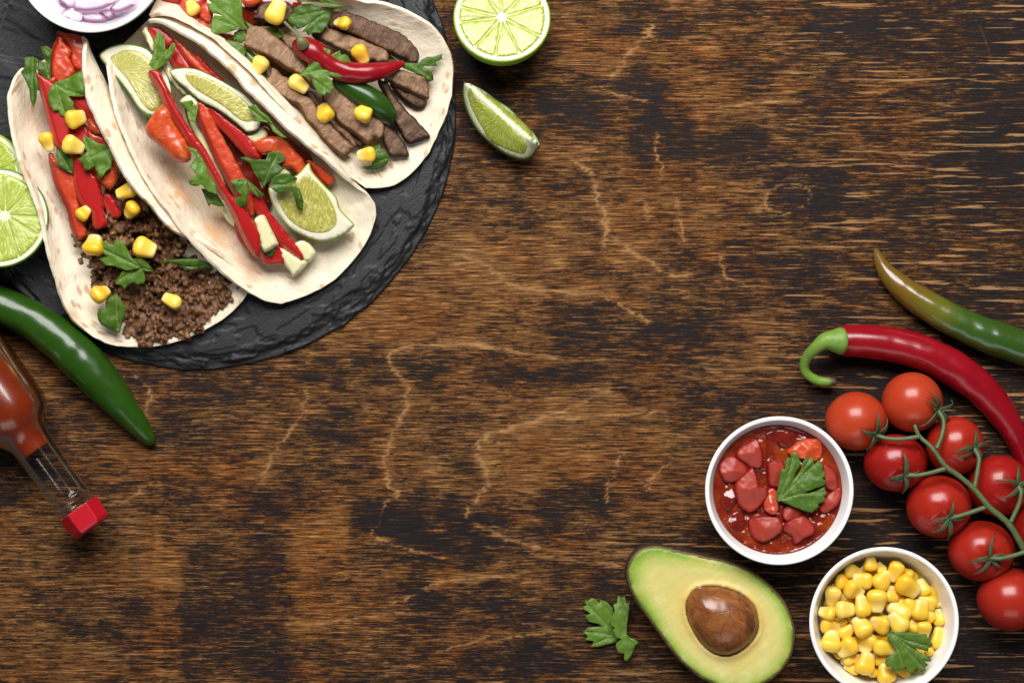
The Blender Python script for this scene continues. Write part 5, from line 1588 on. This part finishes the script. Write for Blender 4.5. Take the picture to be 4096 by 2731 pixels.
def sepals(parent, tip, nrm, n, L, seed, base=None):
    rg = random.Random(seed)
    V = []; F = []
    nrm = nrm / np.linalg.norm(nrm)
    u = np.cross(nrm, [0.3, .9, .1]); u /= np.linalg.norm(u); v = np.cross(nrm, u)
    for k in range(n):
        a = 2 * math.pi * (k + rg.uniform(-.25, .25)) / n
        d = math.cos(a) * u + math.sin(a) * v
        t_ = np.cross(nrm, d)
        ln = L * rg.uniform(.7, 1.25); w = L * rg.uniform(.07, .12)
        cu = rg.uniform(.15, 1.0); sw = rg.uniform(-.6, .6)
        i0 = len(V); ns = 9
        for i in range(ns + 1):
            s = i / ns
            c = tip + d * ln * (s - .25 * s * s) + nrm * ln * (.10 + cu * .55 * s * (1.25 - s) - .22 * s * s) + t_ * ln * sw * s * s * .6
            ww = w * (1 - s) ** .7 * (.55 + 1.2 * s * (1 - s) * 2)
            tw = s * rg.uniform(.2, 1.0)
            V.append(c + t_ * ww * math.cos(tw) + nrm * ww * .5); V.append(c - nrm * ww * .1); V.append(c - t_ * ww * math.cos(tw) + nrm * ww * .5)
        for i in range(ns):
            q = i0 + i * 3
            F += [(q, q + 1, q + 4, q + 3), (q + 1, q + 2, q + 5, q + 4)]
    o = mk('calyx', V, F, MSEPAL, parent)
    solidify(o, .0006, 0)
    return o


def build_tomatoes():
    c = W(Q1('7', 850, 650), 0)
    root = thing('tomato_vine', (c.x, c.y, 0), 'bunch of red cherry tomatoes on a green vine', 'tomatoes')
    spec = [(305, 318, 168, 160, MTOMO, (405, 392), 'orange-red tomato nearest the salsa bowl'), (612, 215, 166, 164, MTOMO, (748, 252), 'orange-red tomato nearest the red chili'),
            (520, 545, 172, 157, MTOM, (565, 612), 'tomato under the first side stalk'), (845, 452, 158, 160, MTOM, (940, 462), 'tomato right of the upper vine'),
            (757, 783, 178, 170, MTOM, (800, 846), 'tomato in the middle, left of the vine'), (1085, 670, 168, 168, MTOM, (1178, 668), 'tomato right of the middle vine'),
            (988, 1026, 180, 166, MTOM, (1025, 1060), 'lowest tomato that shows its green calyx'), (1325, 905, 165, 165, MTOM, None, 'tomato cut by the right border')]
    tips = {}
    for i, (x, y, rx, ry, mt, cal, lab) in enumerate(spec):
        o, tip, cd, r = tomato_body(x, y, rx, ry, mt, root, cal, i)
        o['label'] = lab
        if tip is not None:
            tips[i] = tip
            sepals(o, tip, cd, 5, .0155, 50 + i)
    s = ZF['7'][2]

    def vp(pts, zs, r0, r1):
        n = len(pts)
        return [(W(Q1('7', *p), z), (r0 + (r1 - r0) * k / (n - 1)) / s * K) for k, (p, z) in enumerate(zip(pts, zs))]
    mp = [(625, 340), (650, 400), (720, 465), (790, 560), (870, 620), (950, 690), (1030, 785), (1130, 870), (1190, 960), (1228, 1030), (1280, 1120)]
    mz = [33, 34, 36, 37, 37, 37, 38, 38, 37, 35, 33]
    vine = tube('stem', vp(mp, mz, 11, 19), MVINE, 12, 90, root, .10, .004, 3)
    for pts, ti, r in [([(652, 402), (560, 416), (470, 412)], 0, 12), ([(745, 468), (775, 392), (782, 312)], 1, 13), ([(792, 578), (720, 598), (640, 614)], 2, 12), ([(952, 680), (970, 580), (975, 515)], 3, 13),
                       ([(1012, 788), (920, 820), (860, 838)], 4, 13), ([(1150, 868), (1190, 780), (1206, 705)], 5, 13), ([(1225, 1032), (1150, 1056), (1085, 1068)], 6, 13)]:
        t = tips[ti]
        tz = t[2] * 1000 + 1.5
        zs = np.linspace(37, max(tz + 2, 30), 3)
        path = vp(pts, zs, r, r * .9)
        path.append((Vector(t) + Vector((0, 0, .0008)), r * 1.25 / s * K))
        tube('side_stalk', path, MVINE, 10, 34, root, .10, .004, ti)
    o, _, _, _ = tomato_body(1145, 1290, 180, 173, MTOM, None, None, 20)
    tag(o, 'plain red cherry tomato in the lower right corner, no stalk visible', 'tomato')


build_tomatoes()


# ------------------------------------------------------------------ salsa
def build_salsa():
    lv = 31.0
    a = np.linspace(0, 2 * math.pi, 96, endpoint=False)
    rin = SAL_R * .872
    nv, F, d, bd = fillmesh(np.c_[np.cos(a), np.sin(a)] * rin * 1000, .9, 0)
    x, y = nv[:, 0], nv[:, 1]
    z = lv + 3.4 * (fbm(x / 7 + 20, y / 7 + 20, 3, 4) - .5) * np.clip(d / 6, 0, 1) + 1.6 * (fbm(x / 2.6 + 20, y / 2.6, 8, 3) - .5) * np.clip(d / 6, 0, 1) + 1.0 * np.exp(-d / 1.2)
    V, FF = two_sided(nv, F, bd, z, np.full(len(nv), lv - 8.0) + 0 * x)
    V[len(nv):, :2] *= .82
    V = V / 1000 + np.array([SAL_C[0], SAL_C[1], 0])
    o = mk('salsa', V, FF, MSALSA)
    tag(o, 'glossy dark red salsa sauce filling the white bowl', 'salsa')
    G = 'tomato pieces in the salsa'
    for pts, dz, up, mt, lab in [
        ([(555, 480), (590, 425), (660, 385), (722, 352), (748, 390), (772, 470), (768, 592), (690, 598), (640, 562), (570, 522)], 0, 4.2, MSALCH, 'red tomato cube at the upper left of the salsa'),
        ([(398, 590), (450, 528), (520, 512), (590, 555), (642, 618), (610, 672), (560, 712), (470, 732), (425, 685)], 0, 4.2, MSALCH, 'rounded tomato piece at the left bowl wall'),
        ([(543, 765), (590, 690), (650, 640), (690, 612), (722, 680), (742, 770), (800, 785), (828, 830), (790, 902), (700, 988), (640, 982), (568, 912)], .6, 4.6, MSALCH, 'biggest hook shaped tomato piece in the salsa'),
        ([(833, 582), (870, 552), (950, 552), (988, 600), (982, 700), (930, 768), (850, 752), (838, 660)], 0, 3.6, MSALCH, 'tomato piece half under the parsley in the salsa'),
        ([(798, 935), (825, 825), (880, 798), (918, 870), (908, 992), (870, 1014), (818, 992)], .3, 4, MTOMCH, 'tomato piece with a pale yellow seam'),
        ([(1018, 472), (1060, 418), (1150, 368), (1240, 356), (1294, 380), (1304, 480), (1250, 542), (1150, 522), (1080, 502)], .4, 4.4, MORANGE, 'orange-red tomato piece above the parsley in the salsa'),
        ([(1328, 580), (1400, 618), (1442, 690), (1442, 802), (1350, 772), (1328, 690)], 0, 3.6, MSALCH, 'tomato piece right of the parsley in the salsa'),
        ([(1328, 885), (1400, 830), (1472, 788), (1484, 830), (1440, 932), (1350, 1002), (1298, 972)], -.2, 3, MSALCH, 'crumpled tomato skin piece at the right bowl wall'),
        ([(678, 1062), (760, 1048), (900, 1048), (948, 1090), (948, 1160), (880, 1222), (780, 1258), (700, 1212), (668, 1122)], .2, 4.4, MSALCH, 'square tomato cube at the lower left of the salsa'),
        ([(968, 1152), (1030, 1078), (1130, 1038), (1200, 1078), (1243, 1140), (1220, 1192), (1150, 1222), (1080, 1278), (1050, 1212)], .2, 4.4, MSALCH, 'pointed tomato cube at the lower right of the salsa'),
        ([(968, 1002), (1020, 938), (1100, 978), (1124, 1022), (1040, 1082), (983, 1062)], -.4, 3, MSALCH, 'small sunken tomato piece below the parsley tip'),
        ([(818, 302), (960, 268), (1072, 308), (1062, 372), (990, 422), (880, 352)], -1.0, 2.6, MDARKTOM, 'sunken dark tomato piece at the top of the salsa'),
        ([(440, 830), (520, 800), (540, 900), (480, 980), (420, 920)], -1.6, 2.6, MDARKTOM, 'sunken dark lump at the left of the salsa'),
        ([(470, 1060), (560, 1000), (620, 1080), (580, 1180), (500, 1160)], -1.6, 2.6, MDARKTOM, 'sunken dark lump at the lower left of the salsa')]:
        piece('tomato_piece', '8', pts, lv + dz + 1.1, up * .95, mt, lab, 'tomato', G, rough=.5, rs=30, edge=5, spacing=6, down=4, crown=.2, grow=6, smooth=1, facet=1.0, jag=1.5)
    leaf('8', [(915, 910), (908, 830), (930, 750), (945, 650), (960, 603), (985, 625), (985, 560), (1005, 512), (1040, 520), (1045, 480), (1075, 458), (1105, 495), (1110, 530), (1128, 545), (1120, 590), (1090, 640), (1055, 722), (1130, 620), (1150, 540), (1185, 518), (1210, 525), (1230, 508), (1252, 530), (1245, 582), (1290, 538), (1332, 590), (1320, 620), (1347, 640), (1352, 690), (1322, 695), (1352, 730), (1342, 765), (1260, 792), (1200, 812), (1128, 832), (1200, 832), (1270, 812), (1340, 775), (1357, 820), (1332, 860), (1347, 880), (1332, 910), (1280, 925), (1292, 950), (1262, 975), (1220, 1007), (1170, 997), (1110, 972), (1020, 937), (940, 902)],
         (915, 900), lambda x, y: 36.5 + 0 * x, 'dark green parsley leaf on the salsa', fold=.05, curl=1.2, seed=40)


build_salsa()


# ------------------------------------------------------------------ corn bowl
def build_corn():
    s = ZF['A'][2]
    G = 'sweetcorn kernels in the white bowl'
    lab = 'half buried sweetcorn kernel under the top layer in the white bowl'
    top = [(870, 320, 150, 140, 90, 1), (970, 370, 120, 110, 60, 0), (685, 405, 170, 150, 200, 0), (1125, 400, 210, 160, -65, 1), (1250, 420, 140, 110, 30, 0), (585, 520, 170, 160, 200, 0), (790, 495, 200, 160, 10, 1), (990, 495, 210, 190, 130, 1),
           (1255, 555, 250, 200, 215, 1), (1415, 570, 180, 140, 70, 0), (695, 595, 200, 180, 200, 1), (470, 660, 210, 165, -80, 0), (620, 690, 160, 150, 30, -1), (865, 590, 150, 110, 20, -1), (1080, 640, 160, 160, 100, 0), (935, 705, 230, 205, -90, 1),
           (1165, 700, 150, 130, 40, -1), (1290, 740, 150, 140, 160, 0), (1455, 725, 200, 160, 20, 0), (415, 835, 170, 140, 10, 1), (595, 800, 190, 170, 180, 1), (780, 765, 220, 165, 80, 1), (1165, 825, 250, 200, 35, 0), (1385, 805, 200, 170, 100, 1),
           (1475, 865, 150, 130, 60, 0), (1580, 885, 170, 120, 80, 0), (560, 910, 140, 130, 60, -1), (445, 970, 200, 160, 190, 0), (680, 890, 130, 120, 45, -1), (780, 980, 220, 190, 60, 1), (970, 950, 215, 190, 15, 0), (1155, 935, 230, 195, 50, 1.6),
           (1320, 965, 160, 140, 100, 0), (1425, 1010, 175, 145, -85, 1), (1570, 1090, 240, 140, 100, 0), (455, 1130, 220, 205, 100, 1), (615, 1035, 180, 150, 140, 0), (625, 1195, 220, 190, -40, 1), (830, 1145, 210, 190, -70, 0), (990, 1095, 130, 110, 0, -1),
           (1015, 1200, 235, 150, 190, 1.5), (670, 1310, 180, 130, 175, 0), (815, 1365, 225, 190, 110, 1), (960, 1300, 160, 140, 70, 0), (675, 1415, 160, 110, 20, 0), (1030, 1460, 210, 190, 80, 1), (895, 1440, 130, 110, 80, 0), (1220, 1450, 150, 110, 20, 0),
           (1400, 1430, 140, 100, -20, 0), (1490, 1220, 130, 90, 120, 0), (880, 880, 130, 110, 30, -1), (1060, 760, 110, 100, 60, -1), (1250, 880, 140, 120, 20, -1), (1320, 1330, 150, 130, 40, 0), (1180, 1330, 150, 130, 80, 0), (760, 690, 120, 110, 60, -1), (520, 1260, 120, 90, 30, -1), (1560, 740, 90, 80, 60, -1), (520, 570, 110, 100, 0, -1), (830, 400, 150, 130, 40, -1)]
    ctr = Q1('A', 1012, 929)
    HN = ['twelve', 'one', 'two', 'three', 'four', 'five', 'six', 'seven', 'eight', 'nine', 'ten', 'eleven']
    taken = set()
    od = sorted((Q1('A', t[0], t[1]) for t in top), key=lambda p: math.hypot(p[0] - ctr[0], p[1] - ctr[1]))
    rank = {p: min(k * 3 // len(od), 2) for k, p in enumerate(od)}

    def place(p):
        ring = rank[p]
        h = (math.degrees(math.atan2(p[0] - ctr[0], ctr[1] - p[1])) % 360) / 15.0
        s0 = min((k for k in range(24) if (ring, k) not in taken), key=lambda k: min(abs(k - h), 24 - abs(k - h)))
        taken.add((ring, s0))
        t = HN[s0 // 2] + " o'clock" if s0 % 2 == 0 else 'half past ' + HN[s0 // 2]
        return ['sweetcorn kernel near the middle of the bowl, toward ', 'sweetcorn kernel halfway to the bowl rim, at ', 'sweetcorn kernel by the bowl wall, at '][ring] + t
    for (x, y, ln, wd, ang, lay) in top:
        p = Q1('A', x, y)
        d = math.hypot(p[0] - ctr[0], p[1] - ctr[1]) / 230
        z = 30.5 - 3.0 * d * d + 3.2 * lay
        kernel(p, ln / s * 1.08, wd / s * 1.08, ang, RK.uniform(0, 25), z, place(p), G)
    # kernels filling the bowl underneath
    rg = random.Random(5)
    n = 0
    while n < 55:
        x, y = rg.uniform(-250, 250), rg.uniform(-250, 250)
        if math.hypot(x, y) > 222: continue
        d = math.hypot(x, y) / 230
        kernel((ctr[0] + x, ctr[1] + y), rg.uniform(62, 82), rg.uniform(52, 66), rg.uniform(0, 360), rg.uniform(-10, 30), 25.0 - 2 * d * d + rg.uniform(-3.0, 2), lab, G)
        n += 1
    leaf('A', [(1035, 1065), (1082, 1012), (1130, 1038), (1250, 1038), (1350, 1050), (1452, 1053), (1462, 1090), (1492, 1105), (1490, 1130), (1518, 1160), (1510, 1190), (1475, 1200), (1470, 1238), (1400, 1215), (1325, 1198), (1400, 1255), (1470, 1290), (1512, 1330), (1490, 1347), (1430, 1338), (1478, 1380), (1440, 1405), (1452, 1442), (1400, 1452), (1340, 1400), (1320, 1474), (1280, 1467), (1230, 1380), (1198, 1300), (1222, 1370), (1210, 1434), (1100, 1442), (1078, 1385), (1040, 1397), (1016, 1360), (1030, 1300), (1090, 1270), (1142, 1240), (1120, 1200), (1060, 1130)],
         (1070, 1040), lambda x, y: 39.5 + 0 * x, 'dark green parsley leaf on the sweetcorn', fold=.06, curl=1.2, seed=41)


build_corn()


# ------------------------------------------------------------------ avocado half
def build_avocado():
    sk = [(600, 430), (640, 310), (720, 225), (850, 190), (960, 200), (1100, 235), (1250, 265), (1400, 300), (1540, 330), (1680, 380), (1780, 430), (1880, 500), (1980, 590), (2070, 690), (2130, 790), (2170, 900), (2190, 1010), (2180, 1130), (2150, 1240), (2090, 1340), (2000, 1430), (1900, 1495),
          (1780, 1535), (1650, 1548), (1500, 1530), (1400, 1488), (1300, 1440), (1200, 1360), (1100, 1270), (1000, 1150), (900, 1010), (800, 870), (720, 760), (650, 640), (615, 540)]
    pit = [(1160, 720), (1190, 650), (1260, 590), (1350, 570), (1450, 570), (1560, 590), (1680, 640), (1780, 720), (1830, 800), (1850, 890), (1850, 970), (1810, 1060), (1740, 1140), (1660, 1195), (1570, 1230), (1480, 1225), (1390, 1190), (1300, 1110), (1230, 1010), (1180, 900), (1155, 800)]
    zc = 24.0
    O = crom(np.array(Q('9', sk)), 4, True)
    Pp = crom(np.array(Q('9', pit)), 4, True)
    c = W(O.mean(0), 0)
    root = thing('avocado_half', (c.x, c.y, 0), 'halved avocado with its brown pit, cut face up', 'avocado')
    # rounded dark skin, a little wider below the cut
    nv, F, d, bd = fillmesh(O, 14, 0)
    x, y = nv[:, 0], nv[:, 1]
    ctr = nv.mean(0)
    g = 1 + .035 * np.clip(1 - d / 60, 0, 1)
    zt = zc - .4 + 0 * d
    zb = np.maximum(zc - 2 - (zc - 2) * prof(d, 170) ** .9, .15)
    V, FF = two_sided(nv, F, bd, zt, zb)
    mid = np.c_[nv, 0 * x]
    V = flatten(V, zc)
    o = mk('skin', V, flipf(FF), MAVOS, root)
    # bulging flank just under the cut
    ring = []
    rf = []
    lev = [(0, zc - .3), (2.5, zc - 1.2), (5, zc - 4), (4, zc - 8), (-4, zc - 12)]
    for off, zz in lev:
        q = inset(O, -off)
        q = q + 1.6 * (fbm(q[:, 0] / 9, q[:, 1] / 9, 6, 2) - .5)[:, None]
        ring.append(flatten(np.c_[q, np.full(len(q), zz)], zc))
    n = len(O)
    for i in range(len(lev) - 1):
        for k in range(n):
            k2 = (k + 1) % n
            rf.append((i * n + k, (i + 1) * n + k, (i + 1) * n + k2, i * n + k2))
    mk('skin_flank', np.vstack(ring), rf, MAVOS, root)
    rim = inset(O, 1.5)
    rim = rim + 2.2 * (fbm(rim[:, 0] / 14, rim[:, 1] / 14, 16, 3) - .5)[:, None]
    nv, F, d, bd = fillmesh(rim, 14, 0)
    V, FF = two_sided(nv, F, bd, zc + .25 * prof(d, 6), np.full(len(nv), zc - .3))
    mk('cut_skin', flatten(V, zc), flipf(FF), MAVOR, root)
    fl = inset(O, 8)
    fl = fl + 2.4 * (fbm(fl[:, 0] / 24, fl[:, 1] / 24, 26, 3) - .5)[:, None]
    nv, F, d, bd = fillmesh(fl, 9, 0)
    x, y = nv[:, 0], nv[:, 1]
    dp = segdist(nv, Pp, np.roll(Pp, -1, 0)); ins = inside(nv, Pp)
    fd = np.where(ins, 1.0, d / (d + dp * .9 + 1e-6))
    fd = fd * np.clip(.35 + d / 130, 0, 1)
    z = zc + .7 * prof(d, 8) + .5 * (fbm(x / 60, y / 60, 36, 3) - .5) + 1.3 * np.exp(-(dp / 16) ** 2) - np.where(ins, 6 * prof(dp, 60), 0)
    V, FF = two_sided(nv, F, bd, z, np.full(len(nv), zc - .2) - np.where(ins, 8, 0))
    mk('flesh', flatten(V, zc), flipf(FF), MAVOF, root, {'fd': np.r_[fd, fd]})
    nv, F, d, bd = fillmesh(Pp, 9, 0)
    x, y = nv[:, 0], nv[:, 1]
    zt = zc + 13.5 * np.clip(1 - (1 - np.clip(d / 138, 0, 1)) ** 2.2, 0, 1) ** .62 + .5 * (fbm(x / 40, y / 40, 46, 3) - .5)
    V, FF = two_sided(nv, F, bd, zt, zc - 5 * prof(d, 100))
    o = mk('pit', flatten(V, zc + 3), flipf(FF), MPIT, root)
    o['label'] = 'glossy brown avocado pit with dark veins'


build_avocado()

# ------------------------------------------------------------------ parsley sprig on the table
c = W(Q1('9', 420, 950), 0)
spr = thing('parsley_sprig', (c.x, c.y, 0), 'loose parsley sprig on the wood left of the avocado', 'parsley', 'parsley leaves')
leaf('9', [(193, 768), (228, 752), (208, 716), (250, 705), (275, 683), (325, 705), (345, 738), (362, 703), (420, 725), (468, 778), (490, 838), (475, 900), (500, 1000), (540, 1075), (480, 1105), (400, 1125), (330, 1147), (262, 1137), (300, 1090), (260, 1085), (213, 1077), (237, 1045), (190, 1003), (245, 958), (385, 952), (330, 928), (240, 907), (213, 850), (267, 826), (203, 797)],
     (540, 1070), 3.2, None, fold=.03, curl=1.6, seed=42, parent=spr, name='leaf')
leaf('9', [(475, 745), (512, 730), (525, 663), (560, 682), (586, 660), (600, 737), (632, 708), (625, 800), (605, 940), (605, 1020), (642, 1075), (705, 1105), (685, 1128), (680, 1150), (650, 1222), (610, 1278), (578, 1262), (580, 1205), (523, 1202), (500, 1130), (507, 1100), (557, 1067), (500, 1052), (468, 980), (497, 965), (443, 920), (450, 860), (472, 840), (492, 800)],
     (690, 1108), 7.5, None, fold=.10, curl=2.0, seed=43, parent=spr, name='leaf')
b0 = W(Q1('9', 600, 1060), 6); b1 = W(Q1('9', 660, 1080), 6); b2 = W(Q1('9', 705, 1108), 5)
tube('stem', [(b0, .0008), (b1, .0009), (b2, .0010)], MSTEM, 8, 16, spr)

for _ob in COL.objects:
    if '_o' in _ob:
        del _ob['_o']
